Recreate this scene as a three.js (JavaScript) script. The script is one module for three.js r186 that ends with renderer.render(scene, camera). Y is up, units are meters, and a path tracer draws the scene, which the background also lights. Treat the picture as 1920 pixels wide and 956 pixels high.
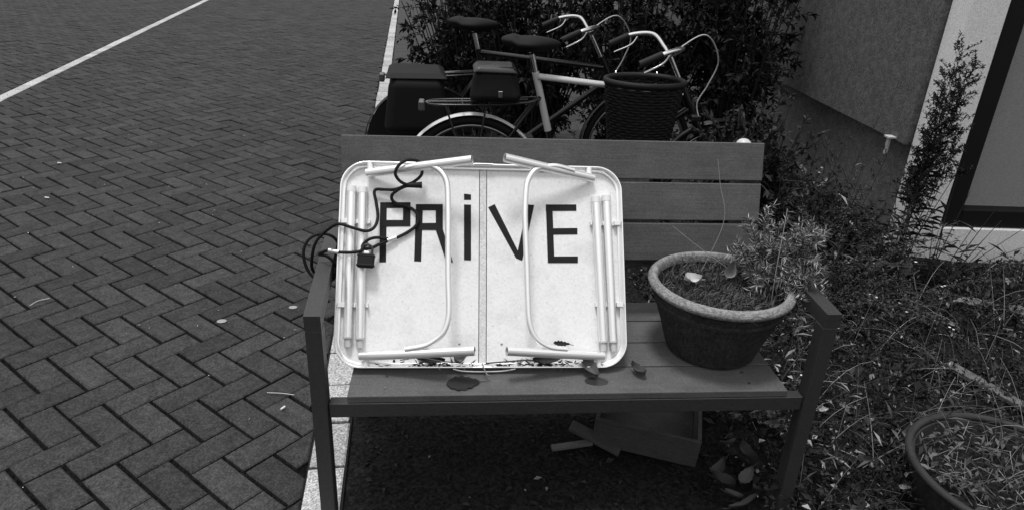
import * as THREE from 'three';
import { RoundedBoxGeometry } from 'three/addons/geometries/RoundedBoxGeometry.js';
import { mergeGeometries, toCreasedNormals } from 'three/addons/utils/BufferGeometryUtils.js';

// ------------------------------------------------------------------ camera, sky, sun, exposure
const scene = new THREE.Scene();
const camera = new THREE.PerspectiveCamera(39.99, 1024 / 509, 0.05, 400);
camera.position.set(-0.0519, 1.4506, 1.4179);
camera.rotation.set(-0.425, -0.1028, 0.0471, 'YXZ');

const renderer = new THREE.WebGLRenderer({ antialias: true });
renderer.setSize(1024, 509);
renderer.toneMapping = THREE.LinearToneMapping;
renderer.toneMappingExposure = 1.42;
renderer.shadowMap.enabled = true;

{ // overcast sky: bright overhead, dimmer towards the horizon, the same all round
  const w = 64, h = 64, d = new Float32Array(w * h * 4);
  for (let j = 0; j < h; j++) {
    const el = ((j + 0.5) / h - 0.5) * Math.PI, s = Math.sin(el);
    const L = s > 0 ? 0.97 * (1 + 5 * s) / 6 : 0.12;
    for (let i = 0; i < w; i++) d.set([L, L, L, 1], (j * w + i) * 4);
  }
  const t = new THREE.DataTexture(d, w, h, THREE.RGBAFormat, THREE.FloatType);
  t.mapping = THREE.EquirectangularReflectionMapping; t.magFilter = THREE.LinearFilter; t.minFilter = THREE.LinearFilter; t.needsUpdate = true;
  scene.background = t; scene.environment = t;
}
const sun = new THREE.DirectionalLight(0xffffff, 1.5);
sun.position.set(-0.8, 9, -0.5); sun.target.position.set(0.3, 0, -0.5);
sun.castShadow = true; sun.shadow.radius = 22; sun.shadow.mapSize.set(2048, 2048);
Object.assign(sun.shadow.camera, { left: -9, right: 9, top: 9, bottom: -9, near: 0.5, far: 40 });
scene.add(sun, sun.target);

// ------------------------------------------------------------------ helpers
function rng(seed) { let a = seed >>> 0; return () => { a = (a + 0x6D2B79F5) | 0; let t = Math.imul(a ^ (a >>> 15), 1 | a); t = (t + Math.imul(t ^ (t >>> 7), 61 | t)) ^ t; return ((t ^ (t >>> 14)) >>> 0) / 4294967296; }; }
const R = rng(20240611);
const rr = (a, b, f = R) => a + (b - a) * f();
const V3 = (x, y, z) => new THREE.Vector3(x, y, z);
const used = {};
function numbered(n) { if (used[n] === undefined) { used[n] = 0; return n; } used[n]++; return n + '_' + String(used[n]).padStart(3, '0'); }
function tag(o, label, category, group) { o.userData.label = label; o.userData.category = category; if (group) o.userData.group = group; return o; }
function thing(name, label, category, pos = [0, 0, 0], turn = 0, group) {
  const g = new THREE.Group(); g.name = numbered(name); g.position.set(...pos); g.rotation.y = turn; scene.add(g); return tag(g, label, category, group);
}
function shade(m) { m.castShadow = true; m.receiveShadow = true; return m; }
function part(name, geo, m, parent, label) {
  const o = shade(new THREE.Mesh(Array.isArray(geo) ? merge(geo) : geo, m)); o.name = name; parent.add(o); if (label) o.userData.label = label; return o;
}
function single(name, geo, m, label, category, group) { const o = part(numbered(name), geo, m, scene); return tag(o, label, category, group); }
function struct(name, geo, m) { const o = part(numbered(name), geo, m, scene); o.userData.kind = 'structure'; return o; }
function merge(list) {
  const l = list.map(g => { g = g.index ? g.toNonIndexed() : g; for (const k of Object.keys(g.attributes)) if (!['position', 'normal', 'uv'].includes(k)) g.deleteAttribute(k); if (!g.attributes.normal) g.computeVertexNormals(); if (!g.attributes.uv) g.setAttribute('uv', new THREE.BufferAttribute(new Float32Array(g.attributes.position.count * 2), 2)); return g; });
  return l.length === 1 ? l[0] : mergeGeometries(l);
}
// value noise for textures
function lattice(seed, n) { const f = rng(seed), a = new Float32Array(n * n); for (let i = 0; i < n * n; i++) a[i] = f(); return (x, y) => { x = ((x % n) + n) % n; y = ((y % n) + n) % n; const xi = Math.floor(x), yi = Math.floor(y); let fx = x - xi, fy = y - yi; fx = fx * fx * (3 - 2 * fx); fy = fy * fy * (3 - 2 * fy); const g = (i, j) => a[((j % n) * n) + (i % n)]; return (g(xi, yi) * (1 - fx) + g(xi + 1, yi) * fx) * (1 - fy) + (g(xi, yi + 1) * (1 - fx) + g(xi + 1, yi + 1) * fx) * fy; }; }
function tex(size, fn, srgb = true) {
  const d = new Uint8Array(size * size * 4);
  for (let j = 0; j < size; j++) for (let i = 0; i < size; i++) { const v = Math.max(0, Math.min(255, fn(i / size, j / size, i, j) * 255)); const k = (j * size + i) * 4; d[k] = d[k + 1] = d[k + 2] = v; d[k + 3] = 255; }
  const t = new THREE.DataTexture(d, size, size); t.wrapS = t.wrapT = THREE.RepeatWrapping; t.magFilter = THREE.LinearFilter; t.minFilter = THREE.LinearMipmapLinearFilter; t.generateMipmaps = true;
  if (srgb) t.colorSpace = THREE.SRGBColorSpace; t.needsUpdate = true; let sum = 0; for (let k = 0; k < d.length; k += 4) sum += Math.pow(d[k] / 255, 2.2); t.userData.mean = sum / (d.length / 4); return t;
}
const n8 = lattice(3, 8), n16 = lattice(5, 16), n64 = lattice(7, 64), n128 = lattice(9, 128), n256 = lattice(11, 256);
// one tile of each texture covers 0.5 m of surface
const speckFn = (u, v) => 0.35 * n256(u * 256, v * 256) + 0.3 * n128(u * 128, v * 128) + 0.2 * n64(u * 64, v * 64) + 0.15 * n16(u * 16, v * 16);
const speckMap = tex(512, (u, v) => 0.74 + 0.75 * (speckFn(u, v) - 0.5));
const paleMap = tex(512, (u, v) => 0.93 + 0.16 * (n256(u * 256, v * 256) - 0.5) + 0.10 * (n128(u * 128, v * 128) - 0.5));
const speckBump = tex(512, (u, v) => speckFn(u, v), false);
const coarseMap = tex(512, (u, v) => { const a = n128(u * 128, v * 128), b = n256(u * 256, v * 256); return 0.42 + 0.62 * (0.55 * a + 0.45 * b) + (b > 0.82 ? -0.28 : 0); });
const grainFn = (u, v) => 0.4 * n128(u * 6, v * 128) + 0.3 * n256(u * 10, v * 256) + 0.2 * n64(u * 3, v * 32) + 0.1 * n256(u * 256, v * 256);
const stainFn = (u, v) => 0.5 * n8(u * 8, v * 8) + 0.3 * n16(u * 16, v * 16) + 0.2 * n64(u * 64, v * 64);
const woodMap = tex(512, (u, v) => 0.8 + 0.10 * (grainFn(u, v) - 0.5) + 0.16 * (n256(u * 256, v * 256) - 0.5) + 0.14 * (stainFn(u, v) - 0.5) + (n64(u * 64, v * 64 + 9) > 0.93 ? 0.05 : 0));
const woodBump = tex(512, (u, v) => grainFn(u, v), false);
const metalMap = tex(512, (u, v) => { const s = stainFn(u, v), p = n256(u * 256, v * 256), q = n128(u * 128 + 3, v * 128); return 0.97 - 0.16 * Math.max(0, s - 0.5) - 0.2 * Math.max(0, n64(u * 20 + 4, v * 64) - 0.85) - (p > 0.955 && q > 0.7 ? 0.3 : 0) - 0.05 * q; });
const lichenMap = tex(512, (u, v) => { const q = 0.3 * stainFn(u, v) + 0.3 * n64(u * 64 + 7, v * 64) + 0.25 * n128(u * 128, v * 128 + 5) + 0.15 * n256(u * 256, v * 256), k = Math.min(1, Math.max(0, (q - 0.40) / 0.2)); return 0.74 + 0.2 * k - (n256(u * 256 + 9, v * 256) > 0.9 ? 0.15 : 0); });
const soilMap = tex(512, (u, v) => { const a = n64(u * 64, v * 64), b = n256(u * 256, v * 256); return 0.45 + 0.4 * a + 0.35 * (b - 0.5) + (b > 0.9 ? 0.25 : 0); });
function uvm(t, perMetre = 2, ry) { const c = t.clone(); c.repeat.set(perMetre, ry ?? perMetre); c.needsUpdate = true; c.userData = { mean: t.userData.mean }; return c; }
const T = { pale: uvm(paleMap), speck: uvm(speckMap), speckB: uvm(speckBump), coarse: uvm(coarseMap), wood: uvm(woodMap), woodB: uvm(woodBump), metal: uvm(metalMap), lichen: uvm(lichenMap, 3), soil: uvm(soilMap) };
// l is the mean albedo: the texture's own mean is divided out; spec scales the surface reflection of rough, dusty things
function mat(l, rough = 0.8, o = {}) { const m = new THREE.MeshPhysicalMaterial({ roughness: rough, side: THREE.DoubleSide, specularIntensity: rough > 0.5 ? 0.35 : 0.8, ...o }); if (o.map) l /= o.map.userData.mean; m.color.setRGB(l, l, l); return m; }

// uv in metres from the dominant axis of each face; long axis along u
function uvMetre(g, ox = 0, oy = 0) {
  g = g.index ? g.toNonIndexed() : g; const p = g.attributes.position, uv = new Float32Array(p.count * 2);
  const a = V3(), b = V3(), c = V3(), n = V3();
  for (let i = 0; i < p.count; i += 3) {
    a.fromBufferAttribute(p, i); b.fromBufferAttribute(p, i + 1); c.fromBufferAttribute(p, i + 2);
    n.copy(b).sub(a).cross(c.clone().sub(a)); const x = Math.abs(n.x), y = Math.abs(n.y), z = Math.abs(n.z);
    [a, b, c].forEach((q, k) => { const s = y >= x && y >= z ? [q.x, q.z] : z >= x ? [q.x, q.y] : [q.z, q.y]; uv[(i + k) * 2] = s[0] + ox; uv[(i + k) * 2 + 1] = s[1] + oy; });
  }
  g.setAttribute('uv', new THREE.BufferAttribute(uv, 2)); return g;
}
function rbox(w, h, d, x = 0, y = 0, z = 0, r = 0.003, ox = 0, oy = 0) { const g = new RoundedBoxGeometry(w, h, d, 1, Math.min(r, w * .45, h * .45, d * .45)); g.translate(x, y, z); return uvMetre(g, ox, oy); }
function rod(a, b, r, seg = 12, r2 = r) { a = V3(...a); b = V3(...b); const d = b.clone().sub(a), g = new THREE.CylinderGeometry(r2, r, d.length(), seg, 1); g.translate(0, d.length() / 2, 0); g.applyQuaternion(new THREE.Quaternion().setFromUnitVectors(V3(0, 1, 0), d.normalize())); g.translate(a.x, a.y, a.z); return g; }
function pipe(a, b, ro, ri, seg = 20) { // open hollow tube with wall
  a = V3(...a); b = V3(...b); const d = b.clone().sub(a), L = d.length();
  const g = new THREE.LatheGeometry([[ro, 0], [ro, L], [ri, L], [ri, 0], [ro, 0]].map(q => new THREE.Vector2(...q)), seg);
  const c = toCreasedNormals(g, 0.6); c.applyQuaternion(new THREE.Quaternion().setFromUnitVectors(V3(0, 1, 0), d.normalize())); c.translate(a.x, a.y, a.z); return c;
}
function sweep(pts, r, seg = 48, rad = 8, closed = false, tension = 0.5) { return new THREE.TubeGeometry(new THREE.CatmullRomCurve3(pts.map(p => V3(...p)), closed, 'catmullrom', tension), seg, r, rad, closed); }
function hex8(p) { // eight corners: bottom 0-3 (ccw from above), top 4-7
  const f = [[0, 3, 2, 1], [4, 5, 6, 7], [0, 1, 5, 4], [1, 2, 6, 5], [2, 3, 7, 6], [3, 0, 4, 7]], a = [];
  for (const q of f) for (const k of [0, 1, 2, 0, 2, 3]) a.push(...p[q[k]]);
  const g = new THREE.BufferGeometry(); g.setAttribute('position', new THREE.Float32BufferAttribute(a, 3)); g.computeVertexNormals(); return uvMetre(g);
}
// collects many small leaves, needles and stems into one geometry
class Leaves {
  constructor() { this.p = []; this.c = []; }
  tri(a, b, c, l) { this.p.push(a.x, a.y, a.z, b.x, b.y, b.z, c.x, c.y, c.z); for (let i = 0; i < 3; i++) this.c.push(l, l, l); }
  leaf(at, dir, up, L, W, l, fold = 0.25) { // a folded pointed leaf
    const s = dir.clone().cross(up).normalize(), n = s.clone().cross(dir).normalize(), m = at.clone().addScaledVector(dir, L * 0.45), t = at.clone().addScaledVector(dir, L).addScaledVector(n, -L * 0.12);
    const a = m.clone().addScaledVector(s, W / 2).addScaledVector(n, W * fold), b = m.clone().addScaledVector(s, -W / 2).addScaledVector(n, W * fold);
    this.tri(at, t, a, l); this.tri(at, b, t, l * 0.94);
  }
  stem(a, b, r, l, r2 = r * 0.6) { // three-sided
    const d = b.clone().sub(a).normalize(), u = Math.abs(d.y) < 0.9 ? V3(0, 1, 0) : V3(1, 0, 0), s = d.clone().cross(u).normalize(), n = s.clone().cross(d);
    const q = (c, k, rad) => c.clone().addScaledVector(s, Math.cos(k * 2.094) * rad).addScaledVector(n, Math.sin(k * 2.094) * rad);
    for (let k = 0; k < 3; k++) { const a0 = q(a, k, r), a1 = q(a, k + 1, r), b0 = q(b, k, r2), b1 = q(b, k + 1, r2); this.tri(a0, a1, b1, l); this.tri(a0, b1, b0, l); }
  }
  path(pts, r, l) { for (let i = 0; i + 1 < pts.length; i++) { const k = 1 - i / pts.length * 0.7, k2 = 1 - (i + 1) / pts.length * 0.7; this.stem(pts[i], pts[i + 1], r * k, l, r * k2); } }
  geo() { const g = new THREE.BufferGeometry(); g.setAttribute('position', new THREE.Float32BufferAttribute(this.p, 3)); g.setAttribute('color', new THREE.Float32BufferAttribute(this.c, 3)); g.computeVertexNormals(); return g; }
}
const leafMat = new THREE.MeshPhysicalMaterial({ vertexColors: true, roughness: 0.75, specularIntensity: 0.4, side: THREE.DoubleSide });
const glossLeafMat = new THREE.MeshPhysicalMaterial({ vertexColors: true, roughness: 0.5, specularIntensity: 0.6, side: THREE.DoubleSide });
function plantPart(name, L, parent, m = leafMat) { return part(name, L.geo(), m, parent); }
const randDir = (f = R, up = 0) => { const z = rr(-1, 1, f), a = rr(0, 6.283, f), q = Math.sqrt(1 - z * z); return V3(q * Math.cos(a), z + up, q * Math.sin(a)).normalize(); };
function arc(base, dir, len, droop, n = 7) { const pts = [base.clone()]; let d = dir.clone().normalize(), p = base.clone(); for (let i = 0; i < n; i++) { p = p.clone().addScaledVector(d, len / n); d = d.clone().add(V3(0, -droop / n, 0)).normalize(); pts.push(p); } return pts; }

// ------------------------------------------------------------------ the setting: street of herringbone bricks
const ang = 0.8381, bw = 0.105, O = [-1.4749, -0.5654];
const Ud = [Math.cos(ang), -Math.sin(ang)], Vd = [Math.sin(ang), Math.cos(ang)];      // brick axes on the ground (x, z)
const nx = 0.9986, nz = -0.0522;                                                       // across the street; along it is (-0.0522, -0.9986)
const across = (x, z) => nx * x + nz * z;
const rowA = -0.442, rowB = -0.335;                                                     // the white kerb course
const lineP = [-3.90, -5.02], lineD = (() => { const d = [-0.165, -1.36], l = Math.hypot(...d); return [d[0] / l, d[1] / l]; })();
const lineN = [-lineD[1], lineD[0]];
const lineOff = (x, z) => (x - lineP[0]) * lineN[0] + (z - lineP[1]) * lineN[1];

const earth = mat(0.013, 1, { map: T.soil, specularIntensity: 0.15 });
{
  const g = new THREE.PlaneGeometry(300, 300, 1, 1); g.rotateX(-Math.PI / 2); g.translate(0, -0.05, 0);
  struct('ground', uvMetre(g), mat(0.05, 0.95, { map: T.soil }));
}
function clip(poly, f) { const o = []; for (let i = 0; i < poly.length; i++) { const a = poly[i], b = poly[(i + 1) % poly.length], fa = f(...a), fb = f(...b); if (fa >= 0) o.push(a); if ((fa >= 0) !== (fb >= 0)) { const t = fa / (fa - fb); o.push([a[0] + (b[0] - a[0]) * t, a[1] + (b[1] - a[1]) * t]); } } return o; }
function slab(poly, top, bottom, ch, tilt = [0, 0], uvo = [0, 0]) { // a stone with a chamfered top edge from a convex outline
  let A = 0; for (let i = 0; i < poly.length; i++) { const a = poly[i], b = poly[(i + 1) % poly.length]; A += a[0] * b[1] - b[0] * a[1]; }
  if (A > 0) poly = poly.slice().reverse();
  const n = poly.length; let cx = 0, cz = 0; for (const p of poly) { cx += p[0] / n; cz += p[1] / n; }
  const inset = poly.map((p, i) => { const a = poly[(i + n - 1) % n], b = poly[(i + 1) % n]; const d1 = [p[0] - a[0], p[1] - a[1]], d2 = [b[0] - p[0], b[1] - p[1]], l1 = Math.hypot(...d1) || 1, l2 = Math.hypot(...d2) || 1; const n1 = [d1[1] / l1, -d1[0] / l1], n2 = [d2[1] / l2, -d2[0] / l2]; let bx = n1[0] + n2[0], bz = n1[1] + n2[1]; const q = bx * n1[0] + bz * n1[1] || 1; bx *= ch / q; bz *= ch / q; if ((cx - p[0]) * bx + (cz - p[1]) * bz < 0) { bx = -bx; bz = -bz; } return [p[0] + bx, p[1] + bz]; });
  const y = (p, h) => h + (p[0] - cx) * tilt[0] + (p[1] - cz) * tilt[1], pos = [], uv = [];
  const t = (a, ha, b, hb, c, hc) => { for (const [p, h] of [[a, ha], [b, hb], [c, hc]]) { pos.push(p[0], y(p, h), p[1]); uv.push(p[0] + uvo[0], p[1] + uvo[1]); } };
  for (let i = 1; i + 1 < n; i++) t(inset[0], top, inset[i], top, inset[i + 1], top);
  for (let i = 0; i < n; i++) { const j = (i + 1) % n; t(poly[i], top - ch * 0.8, poly[j], top - ch * 0.8, inset[j], top); t(poly[i], top - ch * 0.8, inset[j], top, inset[i], top); t(poly[i], bottom, poly[j], bottom, poly[j], top - ch * 0.8); t(poly[i], bottom, poly[j], top - ch * 0.8, poly[i], top - ch * 0.8); }
  const g = new THREE.BufferGeometry(); g.setAttribute('position', new THREE.Float32BufferAttribute(pos, 3)); g.setAttribute('uv', new THREE.Float32BufferAttribute(uv, 2)); g.computeVertexNormals(); return g;
}
const brickTones = [0.035, 0.040, 0.043, 0.047, 0.041, 0.051].map(l => mat(l, 0.88, { map: T.speck, bumpMap: T.speckB, bumpScale: 0.0016, specularIntensity: 0.25 }));
camera.updateMatrixWorld(true); camera.updateProjectionMatrix(); 
const viewM = new THREE.Matrix4().copy(camera.matrixWorld).invert();
const depthOf = (x, y, z) => -V3(x, y, z).applyMatrix4(viewM).z;
const inView = (x, z) => { const p = V3(x, 0, z).applyMatrix4(viewM), d = -p.z; return d > 0.2 && Math.abs(p.x / d) < 0.76 && Math.abs(p.y / d) < 0.39; };
{
  const street = struct('street', (() => { // the sand bed that shows in the joints
    const g = new THREE.PlaneGeometry(9.3, 19, 1, 1); g.rotateX(-Math.PI / 2); g.rotateY(0.0522); g.translate(-5.15, -0.0165, -8.2); return uvMetre(g);
  })(), mat(0.009, 1, { map: T.soil, bumpMap: T.speckB, bumpScale: 0.004, specularIntensity: 0.1 }));
  const f = rng(77), list = [];
  for (let r = -130; r < 90; r++) for (let c = -90; c < 130; c++) {
    const k = (((c - r) % 4) + 4) % 4; if (k !== 0 && k !== 3) continue;
    const gu = 0.0078, gv = 0.0036; // wide joints along one brick direction, tight ones along the other
    const j = () => (f() - 0.5) * 0.0022;
    let u0 = c + gu / bw * 0.75, u1 = c + (k === 0 ? 2 : 1) - gu / bw * 0.75, v0 = r + gv / bw * 0.75, v1 = r + (k === 0 ? 1 : 2) - gv / bw * 0.75;
    const ou = j() / bw, ov = j() / bw, tu = (f() - 0.5) * 0.03, tone = Math.floor(f() * 6), h = (f() - 0.5) * 0.004 - (f() < 0.06 ? 0.004 : 0), t1 = (f() - 0.5) * 0.024, t2 = (f() - 0.5) * 0.024, wx = f() * 5, wz = f() * 5;
    const P = (u, v) => { u += ou; v += ov; const cu = (u - c - 1) * tu; return [O[0] + bw * (u * Ud[0] + (v + cu) * Vd[0]), O[1] + bw * (u * Ud[1] + (v + cu) * Vd[1])]; };
    let poly = [P(u0, v0), P(u1, v0), P(u1, v1), P(u0, v1)];
    const cx = (poly[0][0] + poly[2][0]) / 2, cz = (poly[0][1] + poly[2][1]) / 2;
    if (cx < -9 || cx > 0.2 || cz > 0.95 || cz < -17) continue;
    const sides = [];
    poly = clip(poly, (x, z) => rowA - 0.005 - across(x, z)); if (poly.length < 3) continue;
    const L = clip(poly, (x, z) => lineOff(x, z) - 0.058), Rr = clip(poly, (x, z) => -lineOff(x, z) - 0.058);
    if (L.length > 2) sides.push(L); if (Rr.length > 2) sides.push(Rr);
    for (const q of sides) { let A = 0; for (let i = 0; i < q.length; i++) { const a = q[i], b = q[(i + 1) % q.length]; A += a[0] * b[1] - b[0] * a[1]; } if (Math.abs(A) / 2 < 0.0012) continue; list.push({ q, cx, cz, tone, h, t: [t1, t2], o: [wx, wz], d: depthOf(cx, 0, cz), v: inView(cx, cz) }); }
  }
  list.sort((a, b) => (b.v - a.v) || (a.d - b.d));
  const rest = brickTones.map(() => []);
  let n = 0;
  for (const b of list) {
    const g = slab(b.q, b.h, -0.03, 0.0045, b.t, b.o);
    if (b.v && n < 300) { part(n ? 'brick_' + String(n).padStart(3, '0') : 'brick', g, brickTones[b.tone], street); n++; } else rest[b.tone].push(g);
  }
  // all the farther bricks of the street, joined; tone varies by vertex colour
  const geos = [];
  rest.forEach((l, i) => l.forEach(g => { const s = [0.035, 0.040, 0.043, 0.047, 0.041, 0.051][i] / T.speck.userData.mean, a = new Float32Array(g.attributes.position.count * 3).fill(s); g.setAttribute('color', new THREE.BufferAttribute(a, 3)); geos.push(g); }));
  const far = shade(new THREE.Mesh(mergeGeometries(geos), new THREE.MeshPhysicalMaterial({ vertexColors: true, roughness: 0.88, specularIntensity: 0.25, map: T.speck, bumpMap: T.speckB, bumpScale: 0.0016 })));
  far.name = 'far_bricks'; far.userData.kind = 'stuff'; street.add(far);
}
{ // white kerb course beside the bench and the white parking line across the street
  const white = [0.42, 0.36, 0.46].map(l => mat(l, 0.9, { map: T.coarse, bumpMap: T.speckB, bumpScale: 0.004 }));
  const kerb = struct('kerb', (() => { const p = [[rowA - 0.004, 0.9], [rowB + 0.004, 0.9], [rowB + 0.004, -17], [rowA - 0.004, -17]].map(([a, z]) => [a / nx - nz / nx * z, z]); return slab(p, -0.007, -0.04, 0.001); })(), mat(0.02, 1));
  const f = rng(5);
  const ax = (a, s) => [a * nx - 0.0522 * s, a * nz - 0.9986 * s];
  let n = 0;
  for (let i = -6; i < 78; i++) {
    const s0 = 0.478 + 0.209 * (i - 1) + 0.0055, s1 = s0 + 0.198, o = (f() - 0.5) * 0.006;
    const p = [ax(rowA + 0.002 + o, s0), ax(rowB - 0.002 + o, s0), ax(rowB - 0.002 + o, s1), ax(rowA + 0.002 + o, s1)];
    part(n ? 'kerb_stone_' + String(n).padStart(3, '0') : 'kerb_stone', slab(p, 0.004 + (f() - 0.5) * 0.004, -0.03, 0.005, [(f() - 0.5) * 0.02, (f() - 0.5) * 0.02], [f() * 4, f() * 4]), white[Math.floor(f() * 3)], kerb); n++;
  }
  const line = struct('parking_line', (() => { const q = (o, s) => [lineP[0] + lineN[0] * o + lineD[0] * s, lineP[1] + lineN[1] * o + lineD[1] * s]; return slab([q(-0.054, -5), q(0.054, -5), q(0.054, 11), q(-0.054, 11)], -0.007, -0.04, 0.001); })(), mat(0.02, 1));
  n = 0;
  for (let i = 0; i < 74; i++) {
    const q = (o, s) => [lineP[0] + lineN[0] * o + lineD[0] * s, lineP[1] + lineN[1] * o + lineD[1] * s], s0 = -4.9 + 0.209 * i;
    part(n ? 'line_brick_' + String(n).padStart(3, '0') : 'line_brick', slab([q(-0.05, s0), q(0.05, s0), q(0.05, s0 + 0.202), q(-0.05, s0 + 0.202)], (f() - 0.5) * 0.003, -0.03, 0.0045, [(f() - 0.5) * 0.01, (f() - 0.5) * 0.01], [f() * 4, f() * 4]), white[Math.floor(f() * 3)], line); n++;
  }
}
// soil strip of the garden under and beside the bench
const hill = (x, z) => { const a = 0.5 + 0.5 * Math.sin(x * 3.1 + 1.3 * Math.sin(z * 2.3)), b = 0.5 + 0.5 * Math.sin(z * 4.7 + 2.1 * Math.cos(x * 2.9)); const e = Math.min(1, Math.max(0, (across(x, z) - rowB) / 0.25)); return -0.012 + e * (0.012 + 0.03 * a * b + 0.012 * n64(x * 9 + 40, z * 9 + 40) + 0.006 * n128(x * 37 + 60, z * 37 + 60)) + (x > 1 ? 0.03 * Math.min(1, (x - 1)) : 0); };
{
  const g = new THREE.PlaneGeometry(5.6, 4.4, 180, 150); g.rotateX(-Math.PI / 2); g.translate(2.2, 0, -0.35);
  const p = g.attributes.position, uv = g.attributes.uv;
  for (let i = 0; i < p.count; i++) { let x = p.getX(i), z = p.getZ(i); const a = across(x, z); if (a < rowB + 0.01) { x += (rowB + 0.01 - a); p.setX(i, x); } p.setY(i, hill(x, z)); uv.setXY(i, x, z); }
  g.computeVertexNormals(); struct('soil', g, earth);
}
{ // sidewalk of square concrete tiles behind the bench
  const base = struct('sidewalk', (() => { const p = [[rowB + 0.006, -2.56], [2.6, -2.56], [2.6, -17], [rowB + 0.006, -17]].map(([a, z]) => [a / nx - nz / nx * z, z]); return slab(p, -0.009, -0.045, 0.001); })(), mat(0.02, 1, { map: T.soil }));
  const tones = [0.045, 0.052, 0.06].map(l => mat(l, 0.9, { map: T.speck, bumpMap: T.speckB, bumpScale: 0.0015 })), f = rng(31), l = [];
  for (let i = 0; i < 47; i++) for (let k = 0; k < 9; k++) {
    const a = rowB + 0.012 + k * 0.303, s = 2.58 + i * 0.303 + (k % 2) * 0.15, ax = (aa, ss) => [aa * nx - 0.0522 * ss, aa * nz - 0.9986 * ss];
    const p = [ax(a, s), ax(a + 0.297, s), ax(a + 0.297, s + 0.297), ax(a, s + 0.297)];
    l.push({ g: slab(p, (f() - 0.5) * 0.003, -0.04, 0.004, [(f() - 0.5) * 0.01, (f() - 0.5) * 0.01], [f() * 3, f() * 3]), t: Math.floor(f() * 3), d: s });
  }
  const rest = [[], [], []]; let n = 0;
  for (const q of l) if (n < 160) { part(n ? 'tile_' + String(n).padStart(3, '0') : 'tile', q.g, tones[q.t], base); n++; } else rest[q.t].push(q.g);
  const m = shade(new THREE.Mesh(mergeGeometries(rest.flat()), tones[1])); m.name = 'far_tiles'; m.userData.kind = 'stuff'; base.add(m);
}

// ------------------------------------------------------------------ the house on the right
{
  const hs = thing('house', 'grey rendered house corner with white painted front and black door frame', 'house', [2.225, 0, -1.62], -0.055);
  const render = mat(0.12, 0.95, { map: T.speck, bumpMap: T.speckB, bumpScale: 0.002 }), white = mat(0.8, 0.85, { map: T.pale, bumpMap: T.speckB, bumpScale: 0.001 }), black = mat(0.008, 0.6), panel = mat(0.27, 0.6, { map: T.pale });
  // local x to the right along the front, local z towards the viewer; the side wall runs back along -z
  part('side_wall', rbox(0.3, 5.4, 8.85, 0.12, 3.295, -4.59, 0.01), render, hs);
  part('plinth', rbox(0.3, 0.8, 8.8, 0.29, 0.19, -4.6, 0.004), mat(0.2, 0.95, { map: T.speck, bumpMap: T.speckB, bumpScale: 0.002 }), hs);
  const fw = part('front_wall', [rbox(0.175, 6.2, 0.14, 0.0895, 2.9, -0.09, 0.006), rbox(0.95, 0.42, 0.14, 0.654, 0.012, -0.09, 0.006), rbox(2.6, 6.2, 0.14, 2.432, 2.9, -0.09, 0.006), rbox(0.95, 3.8, 0.14, 0.654, 4.1, -0.09, 0.006)], white, hs);
  const door = part('door', rbox(0.72, 1.86, 0.05, 0.645, 1.24, -0.135, 0.003), panel, hs, 'grey door panel');
  part('door_frame', [rbox(0.1, 1.97, 0.1, 0.23, 1.212, -0.085, 0.004), rbox(0.1, 1.97, 0.1, 1.07, 1.212, -0.085, 0.004), rbox(0.738, 0.088, 0.1, 0.65, 0.271, -0.085, 0.004), rbox(0.738, 0.09, 0.1, 0.65, 2.15, -0.085, 0.004)], black, door);
  part('door_handle', [rod([0.93, 1.15, -0.105], [0.93, 1.15, -0.05], 0.008), rod([0.93, 1.15, -0.055], [0.82, 1.15, -0.055], 0.009)], mat(0.4, 0.3, { metalness: 1 }), door);
  part('roof', rbox(6, 0.2, 9.6, 2.8, 6.1, -4.6, 0.02), mat(0.05, 0.8), hs);
  const br = [rbox(0.012, 0.085, 0.022, -0.052, 0.565, -0.27, 0.002), rbox(0.04, 0.01, 0.05, -0.048, 0.612, -0.27, 0.002)];
  part('wall_bracket', br, mat(0.5, 0.6), hs, 'pale metal bracket under the overhanging wall');
}

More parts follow.
